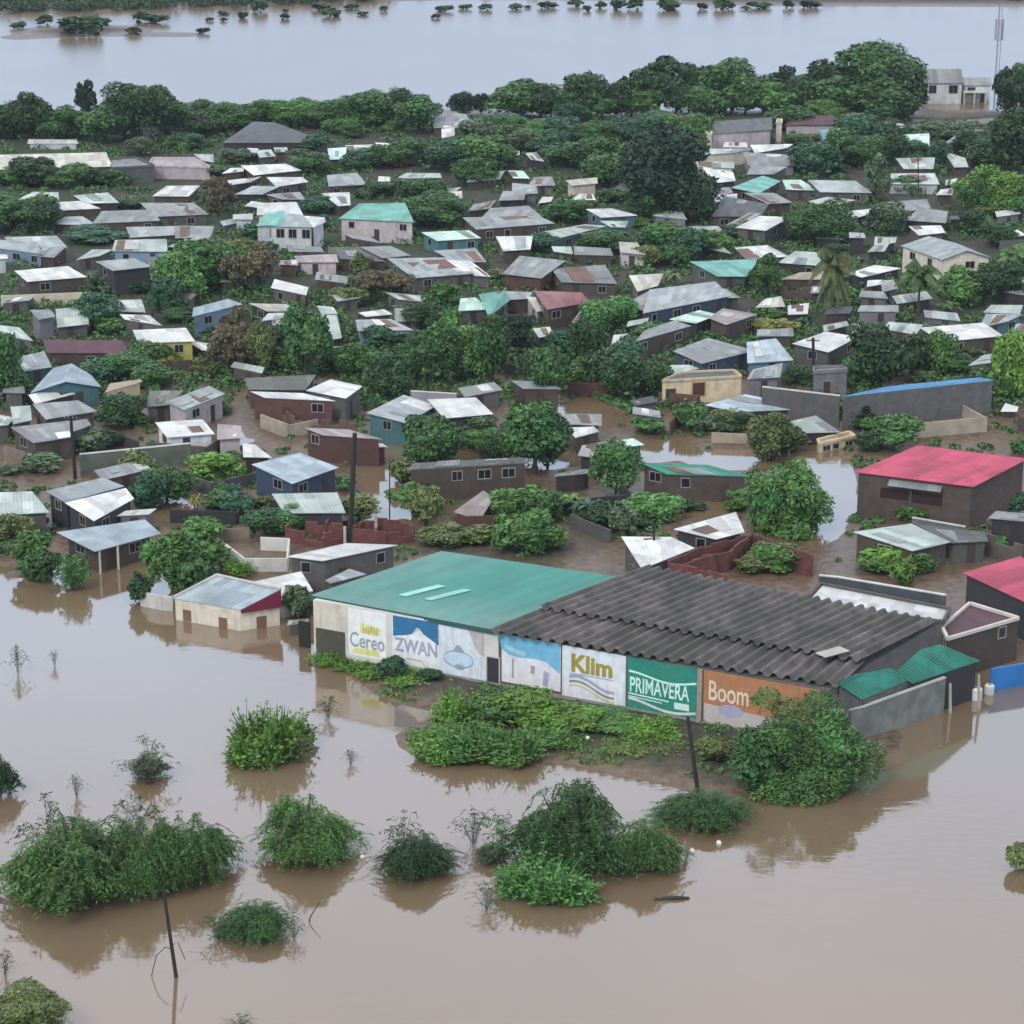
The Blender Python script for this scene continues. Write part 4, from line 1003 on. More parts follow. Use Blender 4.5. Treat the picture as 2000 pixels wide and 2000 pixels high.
# panel 6: green board
p6 = panel(1226, 1361, ZT-.02, .75, GREENP); a, b_ = fs(1228), fs(1360); L_ = b_-a
mb = MB(); fband(mb, [(a+L_*k/20, 3.95+.28*math.cos(5.2*k/20)+.02*k/20) for k in range(21)], .20, .022); mb.obj('upper_wave', MINTP, p6)
mb = MB(); fband(mb, [(a+L_*k/20, 1.35+.30*math.cos(5.0*k/20)-.15*k/20) for k in range(21)], .24, .022); mb.obj('lower_wave', paint('offwhite', (.66, .68, .62)), p6)
mb = MB(); fband(mb, [(a, 2.12), (a+.6*L_, 1.95)], .14, .022); fband(mb, [(a, 1.85), (a+.5*L_, 1.7)], .10, .022); mb.obj('stripe', MINTP, p6)
ftext('PRIMAVERA', a+.02*L_, b_-.10*L_, 3.0, 1.45, MINTP, p6, .026, bold=.015)
mb = MB(); fslab(mb, a+.68*L_, a+.90*L_, 1.38, 2.0, .012, .024); mb.obj('small_label', MINTP, p6)
# pilaster and panel 7: orange
pl_ = MB(); fslab(pl_, fs(1363), fs(1372), .1, ZT, 0, .22); pl_.obj('pilaster', SAND, wh)
p7 = panel(1374, 1600, ZT-.02, .6, ORANGE); a, b_ = fs(1376), fs(1462); L_ = b_-a
mb = MB(); fpoly(mb, [(a, .7), (a, 2.45), (a+.6*L_, 2.35), (a+1.2*L_, 2.2), (a+1.2*L_, .7)], 0, .018); fpoly(mb, [(a+1.2*L_, .7), (a+1.2*L_, 2.2), (a+2.4*L_, 2.0), (a+2.4*L_, .7)], 0, .018); mb.obj('pale_base', BLUSH, p7)
mb = MB(); fpoly(mb, ell(a+.62*L_, 2.1, .28*L_, .6), 0, .024); mb.obj('lavender_cloud', LAV, p7)
ftext('Boom', a+.10*L_, a+1.0*L_, 3.75, 1.85, paint('pale_peach', (.74, .62, .50)), p7, .030, bold=.010)
# grey plinth
pb = MB(); fslab(pb, fs(805), fs(1372)+6, -.4, .74, 0, .10); pb.obj('plinth', simple('grey_plinth', (.24, .24, .215), .9), wh)

# ------------------------------------------------------------------ yard walls
def yard_wall(pix, hgt, mat, label, capm=None, t_=.22, name='yard_wall', z0=-.5):
    P = [at(x, y, hgt) for x, y in pix]; o = Vector((P[0].x, P[0].y, 0)); root = empty(name, o)
    mb = MB(); cpm = MB()
    for a, b_ in zip(P, P[1:]):
        mb.wallbox(a-o, b_-o, z0, hgt, t_)
        if capm: cpm.wallbox(a-o, b_-o, hgt+.004, hgt+.12, t_+.12)
    mb.obj('wall', mat, root)
    if capm: cpm.obj('coping', capm, root)
    tag(root, 'wall', label); THINGS.append((root, None, pix[0])); return root
CAPM = simple('pale_coping', (.50, .50, .48), .8)
yard_wall([px_of('F', 5, 608), px_of('F', 682, 580)], 2.4, simple('cream_wall', (.58, .52, .40), .9), 'long cream yard wall in front of a brown house at the left')
yard_wall([px_of('P', 600, 418), px_of('P', 1435, 335)], 2.6, simple('olive_wall', (.11, .125, .10), .9, .3), 'long dull green yard wall with pale coping near a white house', CAPM)
yard_wall([px_of('U', 288, 368), px_of('U', 450, 402), px_of('U', 530, 405)], 1.5, simple('pale_wall', (.54, .52, .48), .9), 'pale low wall joined to the left of the cream flooded house')
yard_wall([px_of('Q', 155, 1090), px_of('Q', 300, 1200), px_of('Q', 620, 1200), px_of('Q', 635, 1050), px_of('Q', 420, 1040)], 1.6, simple('chalk_wall', (.55, .55, .52), .9), 'chalky white yard wall left of the long white roof')
yard_wall([px_of('V', 150, 1502), px_of('V', 410, 1455), px_of('V', 1185, 1178)], 3.2, simple('mossy_wall', (.19, .20, .185), .9, .35), 'grey water-stained wall with pale coping behind the round bush', CAPM)
yard_wall([px_of('V', 0, 215), px_of('V', 180, 232), px_of('V', 1195, 402)], 5.0, simple('slate_wall', (.07, .09, .10), .9, .3), 'dark slate wall with thin pale coping behind the white slab roof', CAPM)
yard_wall([px_of('P', 30, 350), px_of('P', 200, 400), px_of('P', 355, 480)], 1.0, simple('rubble_wall', (.20, .17, .155), .95, .4), 'tumbled low rubble wall beside a leaning pole at the left')
yard_wall([px_of('N', 400, 318), px_of('N', 550, 305)], 2.4, wall_mat('P'), 'short pale pinkish wall end standing in mid-town brown water', CAPM)
yard_wall([px_of('G', 930, 400), px_of('G', 1200, 395)], 1.6, simple('dusty_wall', (.22, .21, .19), .9), 'dusty low wall between the white house and the teal-roofed pinkish house')
yard_wall([px_of('L', 1555, 790), px_of('L', 1900, 812)], 2.9, simple('lilac_wall', (.30, .30, .34), .9), 'thin grey wall behind the brightest white roof', CAPM)
yard_wall([px_of('T', 1090, 1050), px_of('T', 1490, 1120)], 2.6, simple('grey_low_wall', (.15, .145, .14), .9), 'grey yard wall below the pink-red roofed house', CAPM)
yard_wall([px_of('W', 90, 590), px_of('W', 175, 600)], 2.6, simple('dark_gate', (.02, .022, .018), .9), 'short black wall in the gap left of the warehouse')

yard_wall([px_of('O', -42, 758), px_of('O', 545, 826)], 4.2, wall_mat('G'), 'grey wall with pale coping joined to the long grey block building', CAPM, .3)
# compound walls between the houses
rw = random.Random(66); cnt = 0; tries = 0
WM = [(wall_mat('N'), 'brown'), (wall_mat('G'), 'grey'), (simple('earth_wall', (.20, .16, .125), .95, .3), 'earthy'), (wall_mat('D'), 'dark'), (simple('beige_wall', (.34, .30, .235), .9, .3), 'beige'), (wall_mat('K'), 'brick')]
while cnt < 80 and tries < 5000:
    tries += 1; px, py = rw.uniform(10, 1990), rw.uniform(330, 1075); L_ = rw.uniform(5, 14); an = rw.choice([.33, -.9, .2, 1.2, -.2])+rw.uniform(-.15, .15)
    p = at(px, py); v = Vector((math.cos(an), math.sin(an), 0))*L_; P2_ = proj(p+v)
    if any(min(px, P2_[0])-6 < q_[2] and max(px, P2_[0])+6 > q_[0] and min(py, P2_[1])-14 < q_[3] and max(py, P2_[1])+4 > q_[1] for q_ in HBOX): continue
    if min(ground_z(p.x, p.y), ground_z(p.x+v.x, p.y+v.y), ground_z(p.x+v.x*.5, p.y+v.y*.5)) < .06 or 590 < px < 1860 and 1040 < py: continue
    m__, nm_ = rw.choice(WM); hh = rw.uniform(1.2, 1.9); o = Vector((p.x, p.y, 0)); root = empty('yard_wall', o); mb = MB(); mb.wallbox(Vector((0, 0)), v, -.4, hh+ground_z(p.x, p.y), .2); mb.obj('wall', m__, root)
    if rw.random() < .5:
        mb = MB(); u = Vector((-v.y, v.x, 0)).normalized()*rw.uniform(3, 7); mb.wallbox(v+u*.03, v+u, -.4, hh-.15+ground_z(p.x, p.y), .2); mb.obj('return_wall', m__, root)
    tag(root, 'wall', desc=f'low {nm_} yard wall', group='compound walls between the houses', pix=(px, py)); cnt += 1; HBOX.append((min(px, P2_[0]), min(py, P2_[1])-16, max(px, P2_[0]), max(py, P2_[1])))
# ------------------------------------------------------------------ roofless brick shells
BRICK = simple('raw_brick', (.135, .050, .046), .95, .35, 1.2)
def shell(lines, hgt, label, mat=BRICK, extra=(), jag=(0, 0, -.18, -.36, -.7, -1.0)):
    o = at(*lines[0][0], hgt); o.z = 0; root = empty('brick_shell', o); r = random.Random(len(lines))
    for (p, q_) in lines:
        mb = MB(); a, b_ = at(*p, hgt)-o, at(*q_, hgt)-o; n_ = max(2, int((b_-a).length/1.1))
        for k in range(n_):
            u, v = a+(b_-a)*(k/n_), a+(b_-a)*((k+1)/n_); mb.wallbox(u, v, -.5, hgt-o.z+r.choice(jag), .22)
        mb.obj('wall', mat, root)
    for (p, hp) in extra:
        mb = MB(); a = at(*p, hp)-o; mb.box((a.x, a.y, hp/2-.2), (.3, .3, hp+.4)); mb.obj('pillar', simple('concrete_pillar', (.42, .38, .34)), root)
    tag(root, 'ruin', label); THINGS.append((root, None, lines[0][0])); return root
q_ = lambda *p: px_of('Q', *p)
shell([(q_(610, 960), q_(900, 1010)), (q_(900, 1010), q_(1090, 960)), (q_(690, 870), q_(1080, 850)), (q_(610, 960), q_(690, 870)), (q_(1080, 850), q_(1090, 960)), (q_(760, 920), q_(1040, 935)), (q_(880, 990), q_(940, 880)),
       (q_(1090, 975), q_(1370, 985)), (q_(1370, 985), q_(1580, 960)), (q_(1190, 890), q_(1470, 900)), (q_(1470, 900), q_(1580, 960)), (q_(1280, 980), q_(1300, 900)), (q_(1190, 890), q_(1110, 960))], 1.9, 'roofless maroon brick ruin with broken low walls in water', extra=[(q_(1055, 960), 2.3), (q_(1290, 870), 2.6)])
s_ = lambda *p: px_of('S', *p)
shell([(s_(600, 1372), s_(860, 1262)), (s_(860, 1262), s_(1235, 1164)), (s_(1235, 1164), s_(1690, 1330)), (s_(600, 1372), s_(1040, 1480)), (s_(780, 1350), s_(1060, 1290)), (s_(720, 1390), s_(960, 1320)), (s_(1060, 1290), s_(1235, 1164))], 2.5, 'roofless brick enclosure on the slope above the dark ribbed roof', jag=(0, 0, 0, -.08, -.2))
l_ = lambda *p: px_of('L', *p)
shell([(l_(520, 890), l_(740, 1000)), (l_(740, 1000), l_(1150, 1010)), (l_(520, 890), l_(700, 880))], 2.0, 'low brown brick wall corner left of the brick house', mat=simple('brown_brick', (.115, .075, .065), .95, .3))
t_ = lambda *p: px_of('T', *p)
shell([(t_(1650, 1165), t_(1930, 1255)), (t_(1930, 1255), t_(2000, 1200)), (t_(1650, 1165), t_(1660, 1050))], 2.6, 'grey-brown roofless shell below the pink-red roof at right', mat=simple('grey_block', (.10, .088, .082), .95, .3))
i_ = lambda *p: px_of('I', *p)
shell([(i_(1440, 690), i_(1740, 700)), (i_(1440, 690), i_(1460, 610)), (i_(1740, 700), i_(1720, 620))], 2.4, 'brown broken-walled shell left of the tall palm', mat=simple('brown_block', (.10, .075, .068), .95, .3))

# ------------------------------------------------------------------ poles, mast, small things
POLEM = simple('tarred_wood', (.022, .018, .016), .8)
def pole(px0, py0, px1, py1, rad, label, cross=0, mat=POLEM, name='wooden_pole', tilt=True):
    """foot and head in the picture; the pole stands at its foot"""
    f_ = at(px0, py0); gz = max(0, ground_z(f_.x, f_.y)); f_ = at(px0, py0, gz)
    r_ = ray(px1, py1); t_ = f_.y/r_.y; hd = Vector((0, 0, CAM_H))+r_*t_
    root = empty(name, f_); mb = MB(); v = hd-f_
    mb.tube([-v.normalized()*.8, v*.33, v*.66, v], [rad*1.15, rad*1.05, rad*.95, rad*.85], 8); mb.obj('shaft', mat, root)
    for k in range(cross):
        c_ = MB(); c_.box((v.x, v.y-.1, v.z-.35-.5*k), (1.7, .1, .12)); c_.obj('crossarm', mat, root)
        for s_ in (-.7, -.25, .25, .7):
            i2 = MB(); i2.tube([(v.x+s_, v.y-.1, v.z-.28-.5*k), (v.x+s_, v.y-.1, v.z-.10-.5*k)], .045, 6); i2.obj('insulator', simple('porcelain', (.4, .38, .34), .3), root)
    tag(root, 'pole', label, group='wooden utility poles'); THINGS.append((root, None, (px0, py0))); return root, v
pole(683, 1062, 693, 846, .28, 'thick black wooden pole rising beside the brick ruin')
pole(147, 935, 138, 812, .20, 'leaning dark pole beside grey shacks at the left', 1)
pole(1590, 765, 1588, 660, .22, 'dark pole behind the long grey block building', 1)
pole(1277, 1112, 1277, 1024, .14, 'slim dark pole against the white roof above the ribbed roof')
pole(1364, 1552, 1343, 1400, .17, 'slanting black pole standing before the green painted board')
root, v = pole(344, 1908, 319, 1737, .13, 'leaning black pole in open water in front of the big left bush')
wr = MB(); wr.tube([v*.32, v*.30+Vector((-.5, .1, .25)), v*.1+Vector((-1.3, .2, .9)), v*0+Vector((-1.75, .1, .1)), Vector((-1.6, 0, -.7))], .035, 5); wr.tube([v*.36, v*.36+Vector((.45, 0, .3)), v*.1+Vector((.75, 0, .7))], .03, 5); wr.obj('loose_wire', POLEM, root)
pole(761, 1012, 761, 905, .07, 'thin rod pole at the pale water gap right of the thick pole')
pole(1509, 300, 1509, 230, .10, 'thin pole in front of the dark-roofed villa')
pole(1800, 402, 1800, 370, .08, 'left of two short thin posts by lilac roofs at the right')
pole(1808, 402, 1808, 366, .08, 'right of two short thin posts by lilac roofs at the right')
pole(1794, 385, 1793, 305, .10, 'thin pole among pale roofs right of the tall conical tree')
pole(1022, 800, 1022, 770, .08, 'short thin post at the brown water right of the brightest white roof')
pole(1686, 1440, 1684, 1368, .10, 'thin black post at the corner of the green lean-to')
pole(345, 1, 345, 1, .1, 'x') if False else None
# lattice mast
f_ = at(1943, 212); f_ = at(1943, 212, .6)
mast = empty('lattice_mast', f_); STEEL = simple('grey_steel', (.30, .31, .34), .5, metal=.4)
Ht = 62.0
mb = MB()
for k in range(3):
    an = 2*math.pi*k/3; mb.tube([(math.cos(an)*.5, math.sin(an)*.5, -.5), (math.cos(an)*.35, math.sin(an)*.35, Ht)], .06, 5)
mb.obj('mast_leg_set', STEEL, mast)
mb = MB()
for j in range(48):
    z0 = j*Ht/48; rr_ = .5-.15*z0/Ht
    for k in range(3):
        a1, a2 = 2*math.pi*k/3, 2*math.pi*(k+1)/3
        mb.tube([(math.cos(a1)*rr_, math.sin(a1)*rr_, z0), (math.cos(a2)*rr_, math.sin(a2)*rr_, z0+Ht/48)], .028, 4)
mb.obj('bracing', STEEL, mast)
for k in range(3):
    an = 2*math.pi*k/3+.4; mb = MB(); mb.box((math.cos(an)*.85, math.sin(an)*.85, 17.0), (.35, .35, 4.6), an); mb.obj('antenna_panel', simple('antenna_grey', (.36, .37, .42), .5), mast)
tag(mast, 'mast', 'tall thin lattice radio mast at the far right by the river'); THINGS.append((mast, None, (1943, 130)))
# blue panel fence right
yard_wall([(1936, 1306), (2030, 1290)], 2.2, simple('blue_sheet', (.02, .16, .42), .5), 'bright blue sheet fence at the right edge beside brown walls', name='sheet_fence')
# posts and lintel at the dark opening, whose shade is a black sheet
yard_wall([(1846, 1322), (1902, 1302)], 2.6, simple('gap_shade', (.018, .016, .015), .9), 'black sheet for shade in the open shed front between grey wall and blue fence')
for px, py0, py1, lb in ((1856, 1392, 1335, 'left pale post of the dark shed front'), (1912, 1385, 1318, 'right pale post of the dark shed front')):
    pole(px, py0, px, py1, .13, lb, mat=simple('pale_post', (.35, .34, .31)), name='shed_post')
# white barrels
def tank(px, py, r_, h_, label, col=(.6, .62, .62)):
    p = at(px, py); p.z = max(0.0, ground_z(p.x, p.y)); root = empty('water_drum', p)
    mb = MB(); mb.tube([(0, 0, -.3), (0, 0, h_*.9), (0, 0, h_)], [r_, r_, r_*.8], 14); mb.obj('drum', simple('drum_paint', col, .5), root)
    mb = MB(); mb.tube([(0, 0, h_), (0, 0, h_+.08)], r_*.35, 10); mb.obj('lid', simple('drum_lid', (.2, .2, .2), .5), root)
    tag(root, 'drum', label, group='pale water drums'); THINGS.append((root, None, (px, py)))
tank(1906, 1365, .55, 1.1, 'left white drum before the dark shed front'); tank(1932, 1355, .45, .9, 'right white drum before the blue fence')
tank(1928, 1008, .6, 1.2, 'white drum below the eave of the pink-red roof'); tank(104, 697, .5, 1.6, 'pale drum beside the maroon roof')
# floating log
p = at(1312, 1757); lg = empty('floating_log', p); mb = MB(); mb.tube([(-1.4, -.15, -.02), (-.6, 0, .10), (.4, .05, .14), (1.35, .15, .05)], [.09, .16, .17, .10], 7); mb.tube([(-1.0, 0, .05), (-1.35, -.3, .35)], [.06, .02], 5); mb.tube([(.7, .1, .1), (1.0, .35, .5)], [.06, .02], 5); mb.obj('trunk', simple('wet_bark', (.03, .024, .02), .6), lg)
tag(lg, 'log', 'dark driftwood log afloat below the largest drooping bush'); THINGS.append((lg, None, (1312, 1757)))
# submerged branch
p = at(612, 1800); br_ = empty('bare_branch', p); mb = MB(); mb.tube([(-.3, 0, -.2), (-.25, 0, .3), (.1, .1, .9), (.5, .2, 1.5)], [.06, .05, .04, .02], 5); mb.obj('stem', POLEM, br_)
tag(br_, 'branch', 'bare forked branch poking out of water right of a small bush'); THINGS.append((br_, None, (612, 1800)))

# small rubbish afloat
for px, py, lb in ((988, 1488, 'white plastic tub at the muddy edge below the bank scrub'), (1148, 1456, 'white plastic tub on the bare mud right of the bank scrub'), (1404, 1648, 'white plastic tub afloat below the low dark bush'), (1352, 1664, 'white plastic tub at the right foot of the largest drooping bush'), (708, 1676, 'white plastic tub afloat between the rounded and the smaller dark bush'), (205, 1716, 'white plastic tub caught in the front of the big left clump')):
    f_ = at(px, py); f_.z = max(0, ground_z(f_.x, f_.y)); mb = MB(); mb.tube([(0, 0, -.08), (0, 0, .16), (.03, 0, .26)], [.2, .22, .12], 9); o = mb.obj('plastic_tub', simple('white_plastic', (.7, .7, .66), .4)); o.location = f_; tag(o, 'tub', lb, group='white plastic tubs')
# ------------------------------------------------------------------ plants: prototypes (unit size), then every plant its own object
def leaf_quad(mb, p, n, ln_, wd, r):
    n = n.normalized(); u = n.orthogonal(); u.rotate(Matrix.Rotation(r.uniform(0, 6.28), 3, n)); v = n.cross(u)
    i = len(mb.v)
    mb.v += [tuple(p-u*ln_*.5), tuple(p+v*wd*.5-n*wd*.12), tuple(p+u*ln_*.5), tuple(p-v*wd*.5-n*wd*.12)]
    mb.f.append((i, i+1, i+2, i+3))
def rnd_dir(r):
    z = r.uniform(-1, 1); a = r.uniform(0, 6.283); s = math.sqrt(1-z*z); return Vector((s*math.cos(a), s*math.sin(a), z))
def crown_proto(seed, nleaf, leaf, zlo=.22, nlobe=16, lobe=(.15, .27), flat=1.0, gap=0.0, aspect=.6):
    """crown in a unit column: radius .5, height 1. Lobes of unequal size, leaves through their shells"""
    r = random.Random(seed); mb = MB(); lobes = []
    zc = (zlo+1)/2; hz = (1-zlo)/2
    for k in range(nlobe):
        d = rnd_dir(r); rr = r.uniform(.35, 1.12)**.6; R_ = r.uniform(*lobe)*r.choice([.6, 1, 1, 1.1])
        c = Vector((d.x*(.5-R_*.8)*rr, d.y*(.5-R_*.8)*rr, zc+d.z*(hz-R_*.62*flat)*rr)); lobes.append((c, R_))
    lobes.append((Vector((0, 0, zc)), .26))
    wts = [l[1]**2 for l in lobes]; tot = sum(wts)
    for (c, R_), w_ in zip(lobes, wts):
        nl = int(nleaf*w_/tot); sub = [(rnd_dir(r), r.uniform(.2, .5)) for _ in range(9)]
        for _ in range(nl):
            d = rnd_dir(r)
            if d.z < -.3 and r.random() < .6: d.z = -d.z
            bump = max(0.0, max(d.dot(s_[0])-.72 for s_ in sub))*1.1
            if gap and r.random() < gap and bump < .03: continue
            rad = R_*(.78+bump+r.uniform(-.22, .12))
            p = c+Vector((d.x*rad, d.y*rad, d.z*rad*hz*2*flat if hz*2 < 1 else d.z*rad))
            p.z = max(p.z, zlo*.8)
            n_ = (d*.8+rnd_dir(r)*.9+Vector((0, 0, .35)))
            s_ = leaf*r.choice([.55, .8, 1.0, 1.0, 1.25, 1.7])*r.uniform(.85, 1.15); leaf_quad(mb, p, n_, s_, s_*aspect, r)
    me = bpy.data.meshes.new('crown'); me.from_pydata(mb.v, [], mb.f); me.materials.append(None)
    tb = MB(); h0 = max(.12, zlo+.1)
    bend = r.uniform(-.03, .03)
    tb.tube([(0, 0, -.06), (bend*.5, 0, h0*.5), (bend, .01, h0), (bend*1.2, 0, h0+.2)], [.034, .027, .022, .012], 7)
    for k in range(7):
        c, R_ = lobes[k]; s_ = Vector((bend*.8, 0, h0*r.uniform(.6, 1.0))); mid = (s_+c)/2+Vector((0, 0, -.03))
        tb.tube([s_, mid, c], [.016, .011, .004], 5)
    tm = tb.mesh('trunk', BARK)
    return me, tm
def weep_proto(seed, nstem, npair, leaf, hgt=1.0, spread=.5, droop=.7, aspect=.22, upright=.0, thin=1.0):
    """shrub of several clumps of arching stems with narrow leaves"""
    r = random.Random(seed); mb = MB(); tb = MB()
    cl = [(Vector((0, 0, 0)), .40, .92)]
    for k in range(6):
        a = 6.283*k/6+r.uniform(-.5, .5); d_ = r.uniform(.14, .28); cl.append((Vector((math.cos(a)*d_, math.sin(a)*d_, 0)), r.uniform(.18, .33), r.uniform(.42, .9)))
    for k in range(nstem):
        c_, sprd, hh = cl[k % len(cl)] if upright == 0 else (Vector((0, 0, 0)), spread, hgt)
        a = r.uniform(0, 6.283); reach = sprd*math.sqrt(r.uniform(.02, 1.0))*r.uniform(.7, 1.25); top = hh*hgt*(1-.5*min(1, (reach/sprd))**2)*r.uniform(.6, 1.12)
        root_ = c_*.9+Vector((math.cos(a)*reach*.25*r.random(), math.sin(a)*reach*.25*r.random(), 0))
        d = Vector((math.cos(a+r.uniform(-.4, .4)), math.sin(a+r.uniform(-.4, .4)), 0)); pts = []
        for q in range(9):
            s_ = q/8; z = top*(math.sin(min(1.0, s_*1.25)*math.pi/2)) - droop*top*max(0, s_-.55)**1.5*2.0*(1-upright)
            pts.append(root_+d*reach*(s_**1.25)+Vector((0, 0, max(z, .01)))+rnd_dir(r)*.012)
        if k % 5 == 0 or upright: tb.tube(pts, [q_*thin for q_ in (.007, .0065, .006, .0055, .005, .004, .0035, .003, .002)], 4)
        for q in range(npair):
            s_ = .18+.82*(q+r.random())/npair; f_ = s_*8; i = min(7, int(f_)); p = pts[i].lerp(pts[i+1], f_-i); tdir = (pts[i+1]-pts[i]).normalized()
            for sg in (-1, 1):
                side = tdir.cross(Vector((0, 0, 1)))
                if side.length < .05: side = rnd_dir(r)
                side.normalize(); u = (tdir*.55+side*sg*.75+Vector((0, 0, r.uniform(-.55, .25)))).normalized(); w_ = (u.cross(side)+rnd_dir(r)*.5).normalized()
                l_ = leaf*r.uniform(.6, 1.35); j = len(mb.v)
                mb.v += [tuple(p), tuple(p+u*l_*.5+w_*l_*aspect*.5), tuple(p+u*l_), tuple(p+u*l_*.5-w_*l_*aspect*.5)]; mb.f.append((j, j+1, j+2, j+3))
    me = bpy.data.meshes.new('foliage'); me.from_pydata(mb.v, [], mb.f); me.materials.append(None)
    return me, tb.mesh('stems', BARK)
def tuft_proto(seed, nblade, hgt=1.0):
    """rank grass and herbs: uneven clumps of blades and small leaves"""
    r = random.Random(seed); mb = MB(); cl = [(Vector((0, 0, 0)), .34, .85)]
    for k in range(9):
        a = r.uniform(0, 6.283); d_ = r.uniform(.12, .42); cl.append((Vector((math.cos(a)*d_, math.sin(a)*d_, 0)), r.uniform(.10, .2), r.uniform(.35, 1.0)*(1-.6*d_)))
    for k in range(nblade):
        c_, R_, hh = cl[k % len(cl)]; a = r.uniform(0, 6.283); rr = R_*math.sqrt(r.random()); p = c_+Vector((math.cos(a)*rr, math.sin(a)*rr, 0)); h = hh*hgt*(1-.45*(rr/R_)**2)*r.uniform(.35, 1.1)*(1.35 if k % 11 == 0 else 1)
        lean = Vector((math.cos(a), math.sin(a), 0))*rr*.6+rnd_dir(r)*.12; w_ = rnd_dir(r); w_.z = 0; w_.normalize(); w_ *= .011
        q1 = p+lean*.4+Vector((0, 0, h*.6)); q2 = p+lean+Vector((0, 0, h)); j = len(mb.v)
        mb.v += [tuple(p-w_), tuple(p+w_), tuple(q1+w_*1.5), tuple(q1-w_*1.5), tuple(q2)]; mb.f += [(j, j+1, j+2, j+3), (j+3, j+2, j+4)]
        for _ in range(4):
            leaf_quad(mb, p.lerp(q2, r.uniform(.25, 1.0))+rnd_dir(r)*.04, rnd_dir(r)+Vector((0, 0, .5)), .062, .030, r)
    me = bpy.data.meshes.new('foliage'); me.from_pydata(mb.v, [], mb.f); me.materials.append(None)
    return me, None
def palm_proto(seed, trunk_h=.62, nfr=24, hang=.5):
    r = random.Random(seed); mb = MB(); tb = MB()
    tb.tube([(0, 0, -.05), (.015, 0, trunk_h*.5), (.01, .01, trunk_h)], [.030, .022, .020], 8)
    for k in range(nfr):
        dead = hang > .9 and k % 5 < 2
        a = 6.283*(k*.618); el = r.uniform(-.9, -.2) if dead else r.uniform(.1, 1.3); L_ = r.uniform(.42, .58)*(.8 if dead else 1); d = Vector((math.cos(a), math.sin(a), 0)); pts = []
        for q in range(8):
            s_ = q/7; pts.append(Vector((.01, .01, trunk_h))+d*L_*s_*math.cos(el*.7)+Vector((0, 0, L_*(s_*math.sin(el)-(hang*.6 if dead else .55)*s_*s_*1.25))))
        tb.tube(pts, [.007]*7+[.003], 4)
        for q in range(26):
            s_ = .1+.9*q/26; f_ = s_*7; i = min(6, int(f_)); p = pts[i].lerp(pts[i+1], f_-i); tdir = (pts[i+1]-pts[i]).normalized(); side = tdir.cross(Vector((0, 0, 1))).normalized()
            for sg in (-1, 1):
                l_ = .16*math.sin(math.pi*min(.95, s_*.8+.15))*r.uniform(.8, 1.1); u = (side*sg*.8+tdir*.5+Vector((0, 0, -.75))).normalized(); w_ = tdir*.016; j = len(mb.v)
                mb.v += [tuple(p-w_), tuple(p+w_), tuple(p+u*l_+w_*.3), tuple(p+u*l_-w_*.3)]; mb.f.append((j, j+1, j+2, j+3))
    me = bpy.data.meshes.new('fronds'); me.from_pydata(mb.v, [], mb.f); me.materials.append(None)
    return me, tb.mesh('trunk', BARK)
def banana_proto(seed, n=16):
    r = random.Random(seed); mb = MB(); tb = MB()
    for s_ in range(4):
        o = Vector((r.uniform(-.2, .2), r.uniform(-.2, .2), 0)); hh = r.uniform(.35, .55); tb.tube([o+Vector((0, 0, -.05)), o+Vector((0, 0, hh))], [.04, .022], 7)
        for k in range(n//2):
            a = r.uniform(0, 6.283); d = Vector((math.cos(a), math.sin(a), 0)); el = r.uniform(.5, 1.3); L_ = r.uniform(.4, .6); side = Vector((-d.y, d.x, 0)); prev = None
            for q in range(7):
                t_ = q/6; c = o+Vector((0, 0, hh))+d*L_*t_*math.cos(el*.8)+Vector((0, 0, L_*(t_*math.sin(el)-.75*t_*t_))); wv = .062*math.sin(math.pi*min(1, .08+t_*.9)); e1, e2 = c-side*wv-Vector((0, 0, wv*.35)), c+side*wv-Vector((0, 0, wv*.35))
                if prev:
                    mb.quad(prev[0], prev[1], c, e1); mb.quad(prev[1], prev[2], e2, c)
                prev = (e1, c, e2)
    me = bpy.data.meshes.new('leaves'); me.from_pydata(mb.v, [], mb.f); me.materials.append(None)
    return me, tb.mesh('stems', simple('banana_stem', (.10, .11, .05)))
PROTO = {}
